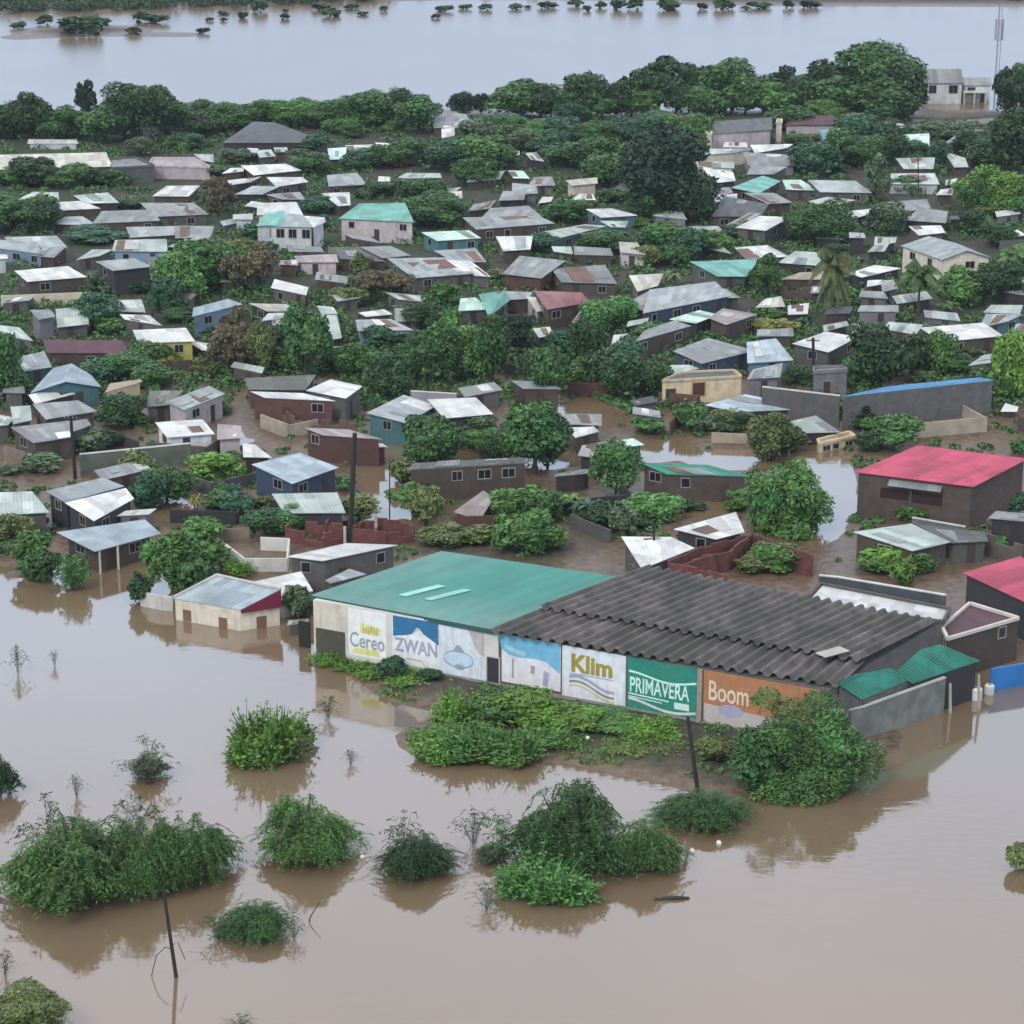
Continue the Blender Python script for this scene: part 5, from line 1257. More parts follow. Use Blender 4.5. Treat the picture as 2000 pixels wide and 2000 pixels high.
def proto(kind, size):
    """kind of plant and leaf resolution -> list of meshes, made on first use"""
    key = (kind, size)
    if key in PROTO: return PROTO[key]
    nl, lf = {'F': (24000, .023), 'L': (17000, .029), 'M': (7500, .048), 'S': (2600, .088), 'X': (420, .20)}[size]
    out = []
    for v in range(3 if size != 'X' else 2):
        s_ = hash((kind, size, v)) if False else (ord(kind[0])*31+ord(kind[1])*7+ord(size)*3+v*101)
        if kind == 'tr': out.append(crown_proto(s_, nl, lf, .03, 24, (.12, .26), gap=.12))
        elif kind == 'rb': out.append(crown_proto(s_, int(nl*1.3), lf*.9, -.45, 30, (.12, .22), aspect=.42))
        elif kind == 'dn': out.append(crown_proto(s_, int(nl*1.2), lf, .0, 17, (.17, .28), gap=.08))
        elif kind == 'tk': out.append(crown_proto(s_, nl, lf, .24, 20, (.14, .24)))
        elif kind == 'op': out.append(crown_proto(s_, int(nl*.8), lf, .15, 24, (.10, .19), gap=.3))
        elif kind == 'bu': out.append(crown_proto(s_, nl, lf, .0, 20, (.12, .26), gap=.12))
        elif kind == 'co': out.append(crown_proto(s_, int(nl*.8), lf, .05, 14, (.14, .24), flat=.8))
        elif kind == 'bl': out.append(crown_proto(s_, int(nl*.45), lf*1.75, .0, 16, (.15, .25), aspect=.42))
        elif kind == 'we': out.append(weep_proto(s_, {'F': 950, 'L': 520, 'M': 240, 'S': 130, 'X': 60}[size], {'F': 34, 'L': 22, 'M': 14, 'S': 9, 'X': 5}[size], {'F': .036, 'L': .055, 'M': .085, 'S': .12, 'X': .2}[size], aspect=.26))
        elif kind == 'wi': out.append(weep_proto(s_, 30, 7, .085, droop=.5, aspect=.26, upright=.35, spread=.55, thin=.45))
        elif kind == 'tu': out.append(tuft_proto(s_, {'F': 2600, 'L': 1300, 'M': 800, 'S': 420, 'X': 150}[size]))
        elif kind == 'pa': out.append(palm_proto(s_, .62, 24, .55))
        elif kind == 'ph': out.append(palm_proto(s_, .62, 44, .95))
        elif kind == 'ba': out.append(banana_proto(s_))
    PROTO[key] = out; return out
KINDN = {'rb': ('bush', 'round bush', 'bush', 'bushes in the flooded town'), 'dn': ('tree', 'dense tree', 'tree', 'trees among the houses'), 'tk': ('tree', 'tree with bare trunk', 'tree', 'trees among the houses'), 'tr': ('tree', 'round tree', 'tree', 'trees among the houses'), 'op': ('tree', 'airy tree', 'tree', 'trees among the houses'), 'bu': ('bush', 'bush', 'bush', 'bushes in the flooded town'), 'co': ('tree', 'conical tree', 'tree', 'trees among the houses'),
         'bl': ('bush', 'broad-leaved bush', 'bush', 'bushes in the flooded town'), 'we': ('drooping_bush', 'drooping bush', 'bush', 'bushes standing in floodwater'), 'wi': ('sparse_bush', 'wispy bush', 'bush', 'bushes standing in floodwater'),
         'tu': ('grass_clump', 'grass clump', 'grass clump', 'grassy clumps in the water'), 'pa': ('palm_tree', 'palm tree', 'palm', 'palms among the houses'), 'ph': ('palm_tree', 'palm with hanging fronds', 'palm', 'palms among the houses'), 'ba': ('banana_plant', 'banana clump', 'plant', 'banana plants in the town')}
PARTN = {'rb': ('crown', 'trunk'), 'dn': ('crown', 'trunk'), 'tk': ('crown', 'trunk'), 'tr': ('crown', 'trunk'), 'op': ('crown', 'trunk'), 'bu': ('crown', 'trunk'), 'co': ('crown', 'trunk'), 'bl': ('crown', 'trunk'), 'we': ('foliage', 'stems'), 'wi': ('foliage', 'stems'), 'tu': ('foliage', ''), 'pa': ('fronds', 'trunk'), 'ph': ('fronds', 'trunk'), 'ba': ('leaves', 'stems')}
PLANT_N = [0]; PBOX = []
def plant(tile, cx, top, base, wid, kind, col, label=None, size=None, desc=None, group=None, float_ok=False):
    x, y1 = px_of(tile, cx, base); _, y0 = px_of(tile, cx, top); sc_ = TILES[tile][2]; wpx = wid/sc_
    f_ = at(x, y1); pm = ppm(f_); wm_ = wpx/pm
    g = math.asin(max(.05, CAM_H/math.hypot(CAM_H, f_.y)))
    back = .30*wm_ if kind not in ('pa', 'ph', 'wi') else 0
    f_ = Vector((f_.x*(f_.y+back)/f_.y, f_.y+back, 0)); gz = max(0, ground_z(f_.x, f_.y)); f_.z = gz
    xb, yb = proj(f_); hpx = max(4.0, yb-y0)
    h = hpx/(pm*math.cos(g)); h = max(.5*h, h-.05*wm_*math.sin(g))*(1.0 if y1 < 300 else 1.2 if y1 < 800 else 1.12) if kind not in ('pa', 'ph') else h
    if kind in ('tr', 'op', 'co', 'tk') and h < wm_*.45: kind = 'bu'
    PBOX.append((x-wpx*.45, y0, x+wpx*.45, y1)); PLANT_N[0] += 1; n = PLANT_N[0]
    if size is None: size = 'L' if wm_ > 9.5 else 'M' if wm_ > 4.2 else 'S' if wm_ > 2 or pm > 12 else 'X'
    if pm < 9.3 and size == 'L': size = 'M' if wm_ < 16 else 'L'
    if pm < 8.2: size = {'L': 'S', 'M': 'S', 'S': 'X', 'X': 'X'}[size]
    vs = proto(kind, size); me, tm = vs[n % len(vs)]
    nm, dsc, cat, grp = KINDN[kind]
    big = 'huge' if wpx > 150 else 'large' if wpx > 95 else 'small' if wpx < 45 else ''
    root = empty(nm, f_); root.rotation_euler = (0, 0, RND.uniform(0, 6.28))
    kw = 1.32 if kind in ('tr', 'bu', 'op', 'co', 'tk', 'dn') else 1.12 if kind == 'rb' else 1.2 if kind in ('bl', 'we', 'tu') else 1.0
    if kind in ('pa', 'ph'): root.scale = (max(wm_, h*.5), max(wm_, h*.5), h)
    else: root.scale = (wm_*kw, wm_*kw*RND.uniform(.85, 1.0), h*1.04)
    a_, b_ = PARTN[kind]
    o = bpy.data.objects.new(a_, me); C.objects.link(o); o.parent = root
    o.material_slots[0].link = 'OBJECT'; o.material_slots[0].material = leaf_mat(col)
    if tm and size != 'X':
        o2 = bpy.data.objects.new(b_, tm); C.objects.link(o2); o2.parent = root
    d_ = desc or f"{big} {LEAFN[col]} {dsc}".strip()
    tag(root, cat, label, d_ if not label else None, group or grp, (x, (y0+y1)/2))
    if label: THINGS.append((root, None, (x, (y0+y1)/2)))
    return root
TS = """
9 15 190 272 70 tr d
9 60 182 275 75 tr d
9 110 200 275 95 tr f
9 165 152 232 34 co x
9 195 205 280 80 tr f
9 235 178 272 75 tr f
9 268 148 278 120 op d
9 320 190 270 70 tr d
9 400 192 255 110 tr f
9 450 200 255 80 tr f
9 500 192 248 85 tr m
9 550 185 248 95 tr m
9 600 178 248 95 tr m
9 650 180 250 95 tr f
9 700 175 250 85 tr f
9 740 165 240 65 tr d
9 790 185 262 75 tr f
9 875 176 222 50 tr x
9 908 176 222 26 co x
9 985 158 225 118 dn f
9 1040 180 225 60 tr x
9 1102 132 228 80 tr d
9 1020 165 228 70 tr d
9 1070 172 230 60 tr f
9 1190 150 228 70 tr d
9 1275 152 226 60 tr f
9 1405 150 222 70 tr f
9 1520 140 224 70 tr d
9 1125 176 232 70 tr f
9 1215 168 230 70 tr m
9 1330 160 226 80 tr f
9 1460 160 226 80 tr m
9 1160 165 228 70 tr d
9 1240 110 228 108 op d
9 1300 128 216 70 tr d
9 1358 112 218 112 dn f
9 1440 138 216 80 tr d
9 1482 132 216 60 tr x
9 1570 116 218 100 dn d
9 1600 142 232 130 dn f
9 1670 158 238 110 dn f
9 1700 122 226 80 dn d
9 1905 128 216 60 dn x
9 1925 128 216 70 tr f
9 950 218 275 100 tr f
9 905 222 285 80 tr g
9 1010 232 282 95 tr m
9 1062 222 275 85 tr u
9 1130 222 285 95 tr f
9 1198 213 280 95 tr u
9 1262 212 270 105 tr f
9 1322 224 295 60 tr m
9 1490 203 255 80 tr f
9 1560 188 245 90 tr m
9 1622 213 268 70 tr g
9 1672 232 282 65 tr u
9 1765 232 268 75 tr g
9 1830 226 268 70 tr g
9 1800 238 275 60 tr g
9 1890 225 268 50 tr u
9 1870 245 305 105 tr d
9 1912 232 340 95 tr d
A 250 262 480 330 tr d
A 520 300 490 330 tr f
A 700 330 480 240 tr u
A 1060 95 245 190 tr g
A 100 520 830 520 tr f
A 330 600 840 240 tr d
A 720 765 900 420 tr u
A 1000 520 640 260 op g
A 1650 425 720 240 op n
A 1780 170 300 260 tr g
B 800 70 215 260 tr u
B 800 220 400 290 tr f
B 700 180 320 180 tr g
B 1160 190 350 240 tr u
B 1330 165 345 300 tr f
B 1560 120 310 280 tr f
B 1830 130 345 250 tr g
B 850 540 680 280 tr u
B 1280 430 560 240 tr d
B 1640 400 600 300 tr f
B 220 215 300 180 op o
B 100 290 420 180 op g
H 350 10 285 520 tr f
H 190 60 240 220 op o
C 560 115 400 380 tr m
C 520 260 480 280 tr f
C 300 140 370 300 tr u
C 700 180 330 220 tr f
C 1060 40 250 240 tr u
C 1180 150 330 320 tr f
C 1390 120 360 340 tr f
C 1500 240 480 330 tr f
C 1660 190 500 300 tr m
C 1840 190 420 220 tr d
C 1180 560 740 280 tr m
C 880 60 230 260 tr g
D 1500 350 600 330 tr u
D 1770 240 530 430 tr f
D 1650 330 520 230 tr d
D 1830 130 300 260 tr m
D 1380 230 380 200 tr f
D 420 90 260 400 tr o
D 180 180 330 360 tr f
D 730 240 320 240 tr o
J 390 95 430 440 tr f
J 920 105 350 250 tr g
J 820 130 300 180 tr u
E 825 450 790 170 co g
E 1690 560 900 500 tr b
E 1900 600 930 320 tr m
E 1560 640 900 240 tr f
E 1860 190 560 240 tr d
E 1680 310 540 330 tr d
E 1290 330 520 180 tr u
E 1100 310 440 200 tr u
E 560 225 500 260 tr f
E 900 260 520 260 tr d
E 690 150 420 260 tr u
E 1180 130 260 200 tr g
E 880 110 210 200 op g
E 310 380 590 260 tr u
J 1130 400 960 380 pa m
J 1880 310 700 380 pa m
J 1420 610 900 330 bl m
J 1330 780 970 260 ba m
J 1620 590 880 280 tr d
J 1800 560 850 260 tr d
J 1740 230 430 260 tr d
J 480 270 970 340 ph o|tall palm with brown hanging fronds among grey roofs
I 560 265 530 360 tr f
I 720 290 560 300 tr u
I 930 310 500 260 tr m
I 1000 420 500 160 bu m
I 1340 510 830 230 op m
I 620 560 730 200 ba o
I 130 295 460 260 tr u
H 1640 290 480 340 tr f
H 1180 320 480 240 tr u
H 1380 70 250 270 tr f
H 430 690 960 280 op m
H 330 860 1090 330 tr d
H 100 610 860 240 op n
H 1720 800 1060 280 tr G
H 1560 990 1110 200 tr f
G 130 420 760 330 tr f
G 270 380 640 260 tr o
G 420 430 730 250 tr n
G 1260 600 860 260 op n
G 1190 470 650 160 bu o
G 1100 720 890 260 bu o
F 1480 250 620 380 tr f
F 1380 330 720 320 tr m
F 1640 250 560 330 tr o
F 1830 330 640 260 op n
F 1250 500 780 240 bu u
F 1360 720 850 260 bu d
L 180 215 560 300 ph n
L 330 330 620 260 op n
L 430 350 680 240 tr o
L 760 245 740 400 tk f|green mango-like tree with visible trunk above the dark flat roof
L 620 300 600 260 tr u
L 1130 480 720 320 tr m
L 1310 320 480 190 tr u
L 1400 560 880 280 tr d
L 1600 440 740 260 tr f
L 1750 370 760 330 tr f
L 1850 240 600 220 op m
M 260 400 770 280 tr f
M 140 450 740 220 tr m
M 480 360 740 300 tr m
M 620 330 760 280 tr f
M 790 260 540 260 tr x
M 880 520 800 120 tk d
M 1050 500 900 280 tk f|tree with slim forked trunk over the brown water
M 1330 330 700 260 tr d
M 1130 370 520 190 tr u
M 1640 440 700 240 tr u
M 1600 560 880 340 tr d
M 1800 600 870 260 tr f
M 1410 540 800 200 tr d
K 40 430 910 300 tr f
K 150 700 900 160 tr d
K 730 105 380 350 tr u
K 920 520 720 340 bu f
K 1130 600 780 320 bu f
K 760 560 740 240 bu u
K 1230 520 640 220 bu y
K 1080 500 600 180 bu m
K 1720 400 700 260 op n
K 1550 560 700 200 bu o
K 1780 200 480 200 op n
N 1420 255 400 310 bu y
N 60 150 420 240 tr G
O 840 330 780 400 tr d
O 700 520 760 240 tr f
O 1090 420 700 220 tr d
O 1300 370 690 260 bu m
O 1420 540 700 260 bu f
O 1850 430 900 300 tr b
O 1780 640 900 200 bu m
O 1500 430 560 160 bu o
O 1180 640 720 180 bu g
O 690 895 1060 220 op x
O 900 990 1130 330 bu m
P 1050 425 640 240 tr o
P 1260 520 790 330 tr f
P 1120 600 860 220 tr u
P 1650 420 660 430 bl b
P 1490 680 890 150 ba y|yellowing banana plant beside a leafy green bush at the left
P 1700 660 800 230 tr u
P 1800 720 900 240 bu u
P 250 1030 1330 330 bl m
P 330 1150 1400 260 bu f
P 560 1150 1460 260 we G
P 1300 1050 1460 380 bl m
P 1500 920 1130 330 bl m
P 1420 1180 1470 280 bu f
P 1600 1100 1320 260 bl m
P 1800 1160 1330 280 tu b
P 830 240 380 190 bu d
Q 1720 210 540 400 tr f
Q 1670 720 1000 220 op o
Q 1500 450 640 200 bu o
Q 1200 230 300 60 bu m
R 170 290 650 360 tk f
R 940 220 770 470 tk f
R 850 300 660 300 tr m
R 1040 380 720 320 tr f
R 1560 520 900 320 tr f
R 820 840 1100 420 bl m
R 1000 870 1120 300 bl f
R 900 1040 1360 420 bl G|fresh green broad-leaved bush just above the green roof's top edge
R 720 1080 1340 260 bl m
R 1060 1120 1340 260 bl b
R 1340 850 1130 330 ba u
R 1200 820 1060 260 ba m
R 1450 930 1150 280 bu d
R 1760 890 1080 260 bu G
R 130 840 1140 220 op o
R 240 1120 1290 360 bu o
R 480 1110 1270 260 bu o
R 1620 960 1200 200 bu g
S 1350 290 630 320 bu o
S 1430 330 560 220 bu d
S 1490 650 1190 640 rb m|large leafy bush at the pale water left of the pink-red roof
S 1340 760 1170 240 bu f
S 1620 860 1170 250 bu f
S 1380 1260 1470 380 bu m
S 1230 1330 1480 260 bu o
S 760 210 400 200 tr f
S 1000 250 340 420 bu m
S 900 240 330 160 bl m
S 560 900 1090 280 bu G
S 780 930 1000 160 bu d
T 950 310 560 360 bl f
T 760 420 560 180 bu d
T 660 195 380 200 op x
T 960 1250 1440 480 bl b
T 820 1330 1470 280 bu m
T 1130 1330 1480 220 bu f
T 1850 870 1040 200 bu u
T 1890 450 580 120 bu G
V 1260 790 930 300 bu f
V 760 40 330 260 bl b
U 1500 330 580 200 bu g
U 300 250 470 200 bu d
"""
for ln_ in TS.strip().splitlines():
    part = ln_.split('|'); f = part[0].split()
    plant(f[0], *[float(v) for v in f[1:5]], f[5], f[6], label=part[1] if len(part) > 1 else None)
# the two great trees
plant('D', 425, 345, 935, 620, 'dn', 'x', label='huge dense dark tree standing among small metal roofs', size='L')
plant('D', 250, 660, 940, 280, 'tr', 'd', size='M'); plant('D', 600, 660, 940, 280, 'tr', 'd', size='M')
plant('9', 1640, 92, 222, 160, 'dn', 'f', label='broad dome-shaped tree rising highest on the river ridge', size='L')
# bank scrub along the painted wall
for (tl, cx, tp, bs, wd, k, c_) in [('W', 330, 760, 930, 250, 'tu', 'b'), ('W', 470, 830, 960, 260, 'tu', 'b'), ('W', 620, 870, 1010, 330, 'tu', 'b'), ('W', 790, 820, 1060, 200, 'bu', 'u'), ('W', 960, 910, 1095, 330, 'tu', 'b'), ('W', 1090, 930, 1090, 160, 'bu', 'd'),
        ('0', 905, 1325, 1420, 110, 'tu', 'b'), ('0', 960, 1338, 1425, 120, 'bu', 'm'), ('0', 1020, 1340, 1428, 120, 'bl', 'b'), ('0', 1080, 1362, 1430, 120, 'tu', 'b'), ('0', 1130, 1378, 1440, 110, 'bl', 'b'), ('0', 1190, 1388, 1440, 110, 'bu', 'm'), ('0', 1260, 1398, 1455, 110, 'tu', 'b'),
        ('0', 870, 1400, 1478, 130, 'tu', 'b'), ('0', 930, 1385, 1490, 150, 'tu', 'm'), ('0', 1000, 1395, 1488, 120, 'tu', 'm'), ('0', 1060, 1400, 1470, 110, 'tu', 'm'), ('0', 1230, 1440, 1475, 90, 'tu', 'o'), ('0', 985, 1350, 1415, 90, 'tu', 'm'), ('0', 1310, 1440, 1480, 70, 'tu', 'o'), ('0', 1390, 1430, 1500, 70, 'bu', 'o')]:
    plant(tl, cx, tp+(bs-tp)*.22, bs, wd, k, c_, group='scrub on the bank below the painted wall')
# bushes in the flood
big = 'bushes standing in floodwater'
plant('0', 1562, 1362, 1562, 270, 'rb', 'm', label='big round leafy bush at the corner of the warehouse', size='F', group=big)
plant('0', 1478, 1430, 1550, 100, 'bu', 'f', label='lower leafy bush hugging the left foot of the big round bush', size='M', group=big)
plant('0', 1630, 1410, 1550, 110, 'bu', 'f', label='leafy bush hugging the right foot of the big round bush', size='M', group=big)
plant('0', 525, 1380, 1492, 138, 'tu', 'b', label='bright upright grassy bush alone in the pale water', size='L', group=big)
plant('0', 585, 1440, 1490, 80, 'wi', 'o', label='thin wisps on the right of the bright grassy bush', group=big)
plant('0', 295, 1452, 1530, 125, 'wi', 'g', label='grey wispy bush left of the bright grassy bush', size='M', group=big)
plant('0', 290, 1470, 1525, 90, 'we', 'g', label='small grey clump inside the grey wispy bush', size='S', group=big)
plant('0', 150, 1515, 1555, 42, 'wi', 'g', label='tiny twig tuft left of the grey wispy bush', group=big)
plant('0', 35, 1262, 1315, 50, 'wi', 'g', label='twiggy tuft alone in pale water near the left edge', group=big)
plant('0', 107, 1268, 1300, 26, 'wi', 'g', label='very small twig right of the twiggy tuft', group=big)
plant('0', 150, 1592, 1778, 290, 'we', 'm', label='largest drooping bush at the lower left, its left half', size='F', group=big)
plant('0', 90, 1640, 1775, 160, 'we', 'm', label='drooping lower bush at the far left of the big left clump', size='M', group=big)
plant('0', 370, 1588, 1738, 215, 'we', 'm', label='drooping bush forming the right half of the big left clump', size='F', group=big)
plant('0', 270, 1600, 1760, 170, 'we', 'm', label='drooping bush in the middle of the big left clump', size='F', group=big)
plant('0', 100, 1575, 1690, 130, 'wi', 'd', label='dark wisps above the far left of the big left clump', size='M', group=big)
plant('0', 270, 1560, 1660, 120, 'wi', 'd', label='dark wisps above the middle of the big left clump', size='M', group=big)
plant('0', 600, 1556, 1695, 212, 'we', 'm', label='rounded drooping bush between the big left clump and the smaller dark one', size='F', group=big)
plant('0', 815, 1625, 1725, 175, 'we', 'd', label='smaller dark drooping bush in the middle foreground', size='F', group=big)
plant('0', 790, 1590, 1680, 100, 'wi', 'd', label='thin dark sprays behind the smaller dark drooping bush', group=big)
plant('0', 1110, 1530, 1712, 260, 'we', 'f', label='largest drooping bush right of the foreground middle', size='F', group=big)
plant('0', 1260, 1595, 1712, 165, 'we', 'm', label='drooping bush on the right shoulder of the largest one', size='F', group=big)
plant('0', 1060, 1670, 1760, 150, 'tu', 'G', label='bright grass at the foot of the largest drooping bush', size='L', group=big)
plant('0', 960, 1645, 1690, 80, 'we', 'g', label='low grey-green fringe left of the largest drooping bush', size='M', group=big)
plant('0', 1370, 1545, 1625, 190, 'we', 'f', label='low dark bush at the foot of the slanting pole', size='F', group=big)
plant('0', 925, 1580, 1650, 90, 'wi', 'd', label='sparse twigs left of the largest drooping bush', group=big)
plant('0', 950, 1730, 1775, 80, 'wi', 'd', label='sparse twigs below the low grey-green fringe', group=big)
plant('0', 500, 1762, 1842, 165, 'we', 'f', label='small low drooping bush near the bare forked branch', size='F', group=big)
plant('0', 425, 1780, 1832, 80, 'wi', 'd', label='sparse twigs on the left of the small low drooping bush', group=big)
plant('0', 55, 1945, 2035, 150, 'bu', 'o', label='olive bush cut by the bottom left corner', size='L', group=big)
plant('0', 120, 1960, 2030, 60, 'wi', 'o', label='olive sprig right of the bottom left corner bush', group=big)
plant('0', 0, 1470, 1560, 75, 'we', 'd', label='dark bush cut by the left edge in pale water', size='M', group=big)
plant('0', 10, 1860, 1905, 60, 'wi', 'd', label='thin dark twigs at the left edge above the corner bush', group=big)
plant('0', 1992, 1648, 1702, 46, 'bu', 'o', label='little olive tuft at the right edge of the water', group=big)
plant('0', 470, 1985, 2010, 70, 'wi', 'd', label='twig tips at the bottom edge of the picture', group=big)
plant('0', 685, 1466, 1492, 40, 'wi', 'x', label='dark twigs right of the bright grassy bush', group=big)
plant('0', 640, 1360, 1400, 60, 'wi', 'x', label='dark twigs in the reflection of the cream wall bay', group=big)
# smaller bushes in the gaps between the houses
TBOX = [b_ for b_ in PBOX]
rf = random.Random(404); cnt = 0; tries = 0
while cnt < 150 and tries < 6000:
    tries += 1; px, py = rf.uniform(0, 2000), rf.uniform(400, 760) if rf.random() < .85 else rf.uniform(245, 400); wd = rf.uniform(34, 80)*(.7+py/1500)
    hb = wd*rf.uniform(.5, .85); bx = (px-wd*.4, py-hb*.75, px+wd*.4, py)
    if any(bx[0] < q[2] and bx[2] > q[0] and bx[1] < q[1]+.5*(q[3]-q[1]) and bx[3] > q[1] for q in HBOX): continue
    if sum(1 for q in TBOX if q[0] < px < q[2] and q[1] < py < q[3]) > 1: continue
    plant('0', px, py-hb, py, wd, rf.choice(['bu', 'bu', 'tr', 'op', 'bl']), rf.choice('ddffummguo')); TBOX.append(bx); cnt += 1
rs = random.Random(9); bushes = [(150, 1778, 290), (370, 1738, 215), (600, 1695, 212), (815, 1725, 175), (1110, 1712, 260), (1260, 1712, 165), (500, 1842, 165), (1370, 1625, 190)]
for k, (bx, by, bw) in enumerate(bushes):
    for q in range(1):
        x_ = bx+rs.uniform(-.55, .55)*bw; y_ = by-rs.uniform(.0, .28)*bw*.5; hh = rs.uniform(50, 95)*bw/230
        plant('0', x_, y_-hh, y_, bw*rs.uniform(.3, .5), 'wi', rs.choice('dfm'), size='S', desc='dark spray of twigs', group='twig sprays in the flood')
# shrubs in the muddy yards behind the warehouse
rf = random.Random(505); cnt = 0; tries = 0
while cnt < 46 and tries < 6000:
    tries += 1; px, py = rf.uniform(0, 2000), rf.uniform(770, 1085); wd = rf.uniform(40, 95); hb = wd*rf.uniform(.45, .8)
    if 560 < px < 1860 and py > 1040: continue
    bx = (px-wd*.4, py-hb*.7, px+wd*.4, py); g0_ = at(px, py)
    if ground_z(g0_.x, g0_.y) < .05: continue
    if any(bx[0] < q[2] and bx[2] > q[0] and bx[1] < q[1]+.6*(q[3]-q[1]) and bx[3] > q[1] for q in HBOX): continue
    if sum(1 for q in TBOX if q[0] < px < q[2] and q[1] < py < q[3]) > 0: continue
    plant('0', px, py-hb, py, wd, rf.choice(['bu', 'bu', 'tu', 'op', 'tr']), rf.choice('fmmdGgo')); TBOX.append(bx); cnt += 1
# far bushes on the flooded plain
FB = """
1 105 115 158 66 bu d
1 245 85 138 90 bu d
1 430 78 190 185 bu d
1 500 120 192 100 bu d
1 560 95 138 65 bu d
1 770 68 125 110 bu d
1 850 75 127 110 bu d
1 720 150 190 78 bu d
1 1095 148 182 58 bu x
1 1130 95 116 44 bu d
1 1205 58 80 56 bu d
1 1205 96 116 34 bu d
1 1310 62 102 56 bu x
1 1535 76 106 50 bu x
1 1540 46 64 34 bu d
1 1785 48 92 90 bu d
1 1730 18 60 80 bu d
1 1400 5 68 90 bu d
2 20 50 88 50 bu d
2 100 22 52 80 bu d
2 160 60 84 56 bu d
2 275 34 62 44 bu d
2 600 28 65 82 bu d
2 555 78 102 54 bu x
2 715 22 52 60 bu d
2 825 24 57 74 bu d
2 990 18 52 60 bu d
2 1050 30 46 36 bu d
2 1150 5 47 86 bu d
2 1310 -4 37 70 bu d
2 1370 28 62 40 bu x
2 1445 10 47 50 bu d
2 1540 -6 56 80 bu d
2 1630 -4 54 90 bu d
2 1810 -4 57 110 bu d
3 30 2 55 80 bu d
3 195 12 53 46 bu x
3 290 -6 52 60 bu d
3 330 -4 52 60 bu d
3 430 34 53 46 bu d
3 505 8 48 110 bu d
3 660 4 46 60 bu x
3 770 -2 46 92 bu x
"""
for ln_ in FB.strip().splitlines():
    f = ln_.split(); plant(f[0], *[float(v) for v in f[1:5]], f[5], f[6], group='bushes on the flooded plain', desc=('small ' if float(f[4]) < 62 else 'broad ' if float(f[4]) > 85 else '')+'hazy river bush', size='X' if float(f[4]) < 90 else 'S')
# the far wood reads as one mass
def cloud_mesh(name, spots, leaf, mat, seed):
    r = random.Random(seed); mb = MB()
    for (c, R_, n) in spots:
        for _ in range(n):
            d = rnd_dir(r); d.z = abs(d.z); p = Vector(c)+Vector((d.x*R_, d.y*R_, d.z*R_*.8))*r.uniform(.7, 1.05); leaf_quad(mb, p, d+rnd_dir(r)*.7, leaf*r.uniform(.7, 1.3), leaf*.6, r)
    o = mb.obj(name, mat); return o
r = random.Random(77); spots = []
for k in range(420):
    px = r.uniform(-120, 760); fs_ = lerp_tab(FAR_SHORE, px); py = fs_-r.uniform(1, 34)
    c = at(px, py); spots.append(((c.x, c.y, .6), r.uniform(1.5, 4.2), 80))
for k in range(60):
    px = r.uniform(760, 2100); py = lerp_tab(FAR_SHORE, px)-r.uniform(6, 40); c = at(px, py); spots.append(((c.x, c.y, .5), r.uniform(1.2, 2.6), 60))
fw = cloud_mesh('far_wood', spots, .75, leaf_mat('d'), 5); fw['kind'] = 'stuff'; fw['label'] = 'dark hazy wood along the far bank'
# undergrowth between the houses
r = random.Random(31); spots = []
while len(spots) < 3600:
    px, py = r.uniform(-60, 2060), r.uniform(235, 800); c = at(px, py); z = ground_z(c.x, c.y)
    if z < .05 or noise.noise((c.x*.05, c.y*.05, 9)) < -.3: continue
    spots.append(((c.x, c.y, z-.1), r.uniform(.6, 2.0), 44))
tries = 0
while len(spots) < 4500 and tries < 20000:
    tries += 1; px, py = r.uniform(-40, 2040), r.uniform(760, 1100); c = at(px, py); z = ground_z(c.x, c.y)
    if z < .06 or noise.noise((c.x*.11, c.y*.11, 3)) < .02: continue
    spots.append(((c.x, c.y, z-.1), r.uniform(.3, .9), 26))
ug = cloud_mesh('undergrowth', spots, .5, leaf_mat('f'), 6); ug['kind'] = 'stuff'; ug['label'] = 'rough weeds and low scrub between the houses'
# grass on the banks
r = random.Random(32); spots = []
tries = 0
while len(spots) < 420 and tries < 20000:
    tries += 1; px, py = r.uniform(640, 1700), r.uniform(1290, 1520); c = at(px, py); z = ground_z(c.x, c.y)
    if z < .06 or r.random() < .35 or noise.noise((c.x*.12, c.y*.12, 4)) < -.05: continue
    spots.append(((c.x, c.y, z-.08), r.uniform(.25, .6), 22))
gb = cloud_mesh('bank_grass', spots, .24, leaf_mat('m'), 8); gb['kind'] = 'stuff'; gb['label'] = 'short grass patches on the muddy bank'
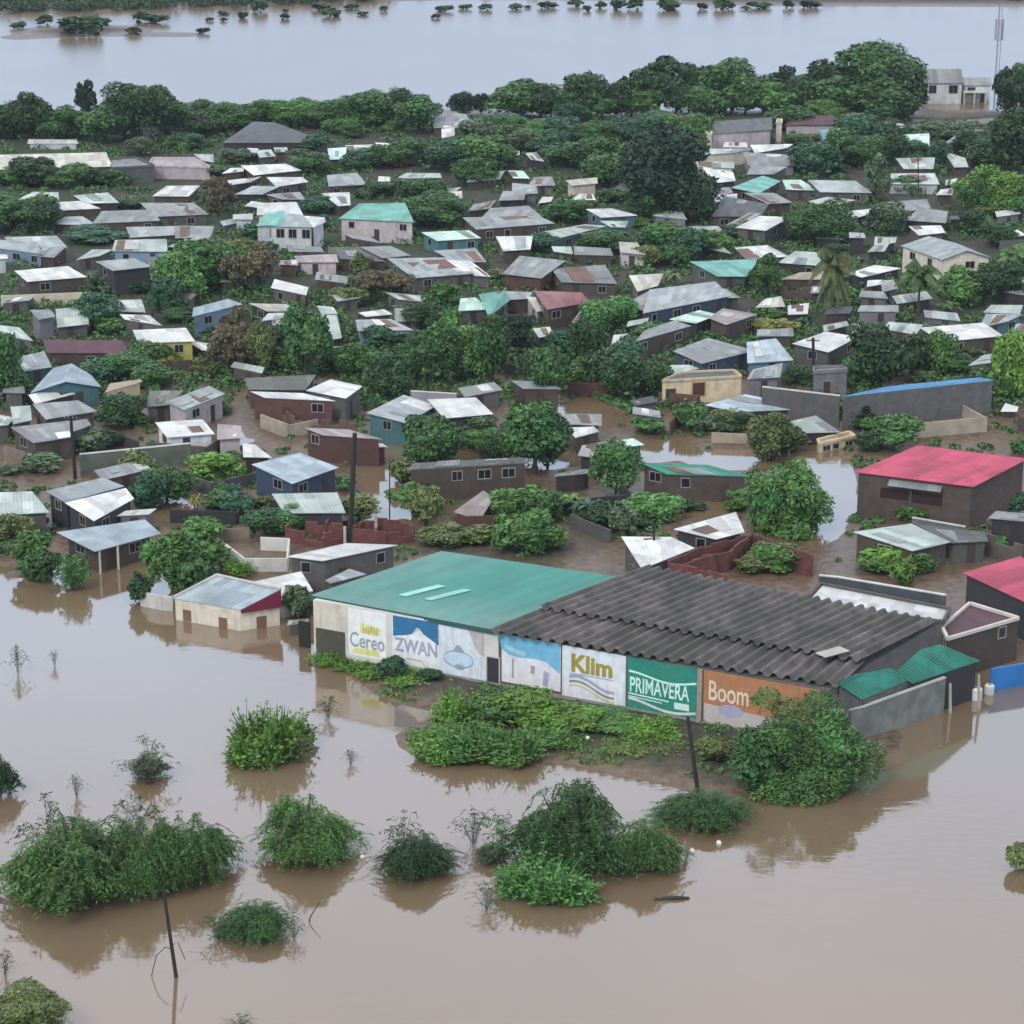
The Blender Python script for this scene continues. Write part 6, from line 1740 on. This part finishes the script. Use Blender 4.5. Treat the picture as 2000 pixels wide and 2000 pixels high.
# ------------------------------------------------------------------ labels: each says which thing it is by what it stands next to
LM = [('the painted warehouse', (900, 1150)), ('the cream flooded house', (430, 1170)), ('the pink-red roof', (1830, 880)), ('the long grey block building', (1720, 770)),
      ('the peach house', (1370, 735)), ('the turquoise-porch white house', (545, 440)), ('the yellow house', (320, 660)), ('the huge dark tree', (1305, 365)),
      ('the pale teal-roofed house', (740, 415)), ('the tall palm', (1620, 560)), ('the maroon brick ruin', (680, 1030)), ('the cream gabled house', (1890, 500)),
      ('the long low pale hall', (110, 315)), ('the dome-shaped tree', (1700, 150)), ('the pale riverside building', (1850, 175)), ('the faded red roof', (1110, 590)),
      ('the brightest white roof', (900, 800)), ('the half-white roof', (190, 960)), ('the dark-roofed villa', (1440, 245)), ('the trunked mango tree', (597, 680)),
      ('the long cream wall', (90, 590)), ('the big round bush', (1550, 1450)), ('the brick enclosure', (1420, 1080)), ('the big left clump', (230, 1680)), ('the rounded drooping bush', (600, 1630)), ('the smaller dark bush', (815, 1680)), ('the largest drooping bush', (1110, 1630)), ('the small low drooping bush', (500, 1800)), ('the slanting pole', (1355, 1480)), ('the largest river bush', (165, 48)),
      ('the maroon roof', (165, 680)), ('the tall radio mast', (1943, 20)), ('the airy ridge tree', (277, 200)), ('the white drum', (1928, 1008)), ('the forked-trunk tree', (1072, 720))]
ORD = ['', 'second', 'third', 'fourth', 'fifth', 'sixth', 'seventh', 'eighth', 'ninth', 'tenth', 'eleventh', 'twelfth', 'thirteenth', 'fourteenth', 'fifteenth']
grp = {}
for o, desc, pix in THINGS:
    if desc is None: continue
    best = min(LM, key=lambda l: math.hypot(pix[0]-l[1][0], 1.6*(pix[1]-l[1][1])))
    dx, dy = pix[0]-best[1][0], 1.6*(pix[1]-best[1][1]); dist = math.hypot(dx, dy)
    if dist < 14: rel = 'close by'
    elif abs(dx) > abs(dy): rel = 'left of' if dx < 0 else 'right of'
    else: rel = 'behind' if dy < 0 else 'in front of'
    grp.setdefault((desc, rel, best[0]), []).append((dist, o))
for (desc, rel, lm), lst in grp.items():
    lst.sort(key=lambda t: t[0])
    for k, (dist, o) in enumerate(lst):
        if len(lst) == 1: tail = f", {rel} {lm}"
        else: tail = f", {ORD[k]+' ' if k else ''}nearest {rel} {lm}"
        o['label'] = desc+tail
_seen = {}
for o in C.objects:
    if o.parent is None and o.get('label'):
        if o['label'] in _seen: print('DUP LABEL', o['label'])
        _seen[o['label']] = 1
        if not 4 <= len(o['label'].split()) <= 16: print('LABEL LENGTH', o['label'])
# ------------------------------------------------------------------ the humid air over the flood
hz = MB(); hz.prism([(-6000, -600, -4), (6000, -600, -4), (6000, 12000, -4), (-6000, 12000, -4)], [(-6000, -600, 120), (6000, -600, 120), (6000, 12000, 120), (-6000, 12000, 120)])
m = bpy.data.materials.new('haze'); m.use_nodes = True; t = m.node_tree; t.nodes.clear()
pv = N(t, 'ShaderNodeVolumePrincipled'); pv.inputs['Color'].default_value = (.86, .92, 1, 1); pv.inputs['Density'].default_value = 0.00007; pv.inputs['Anisotropy'].default_value = 0.2
ou = N(t, 'ShaderNodeOutputMaterial'); t.links.new(pv.outputs[0], ou.inputs['Volume'])
ho = hz.obj('haze', m); ho['kind'] = 'stuff'; ho['label'] = 'thin humid air over the flooded plain'
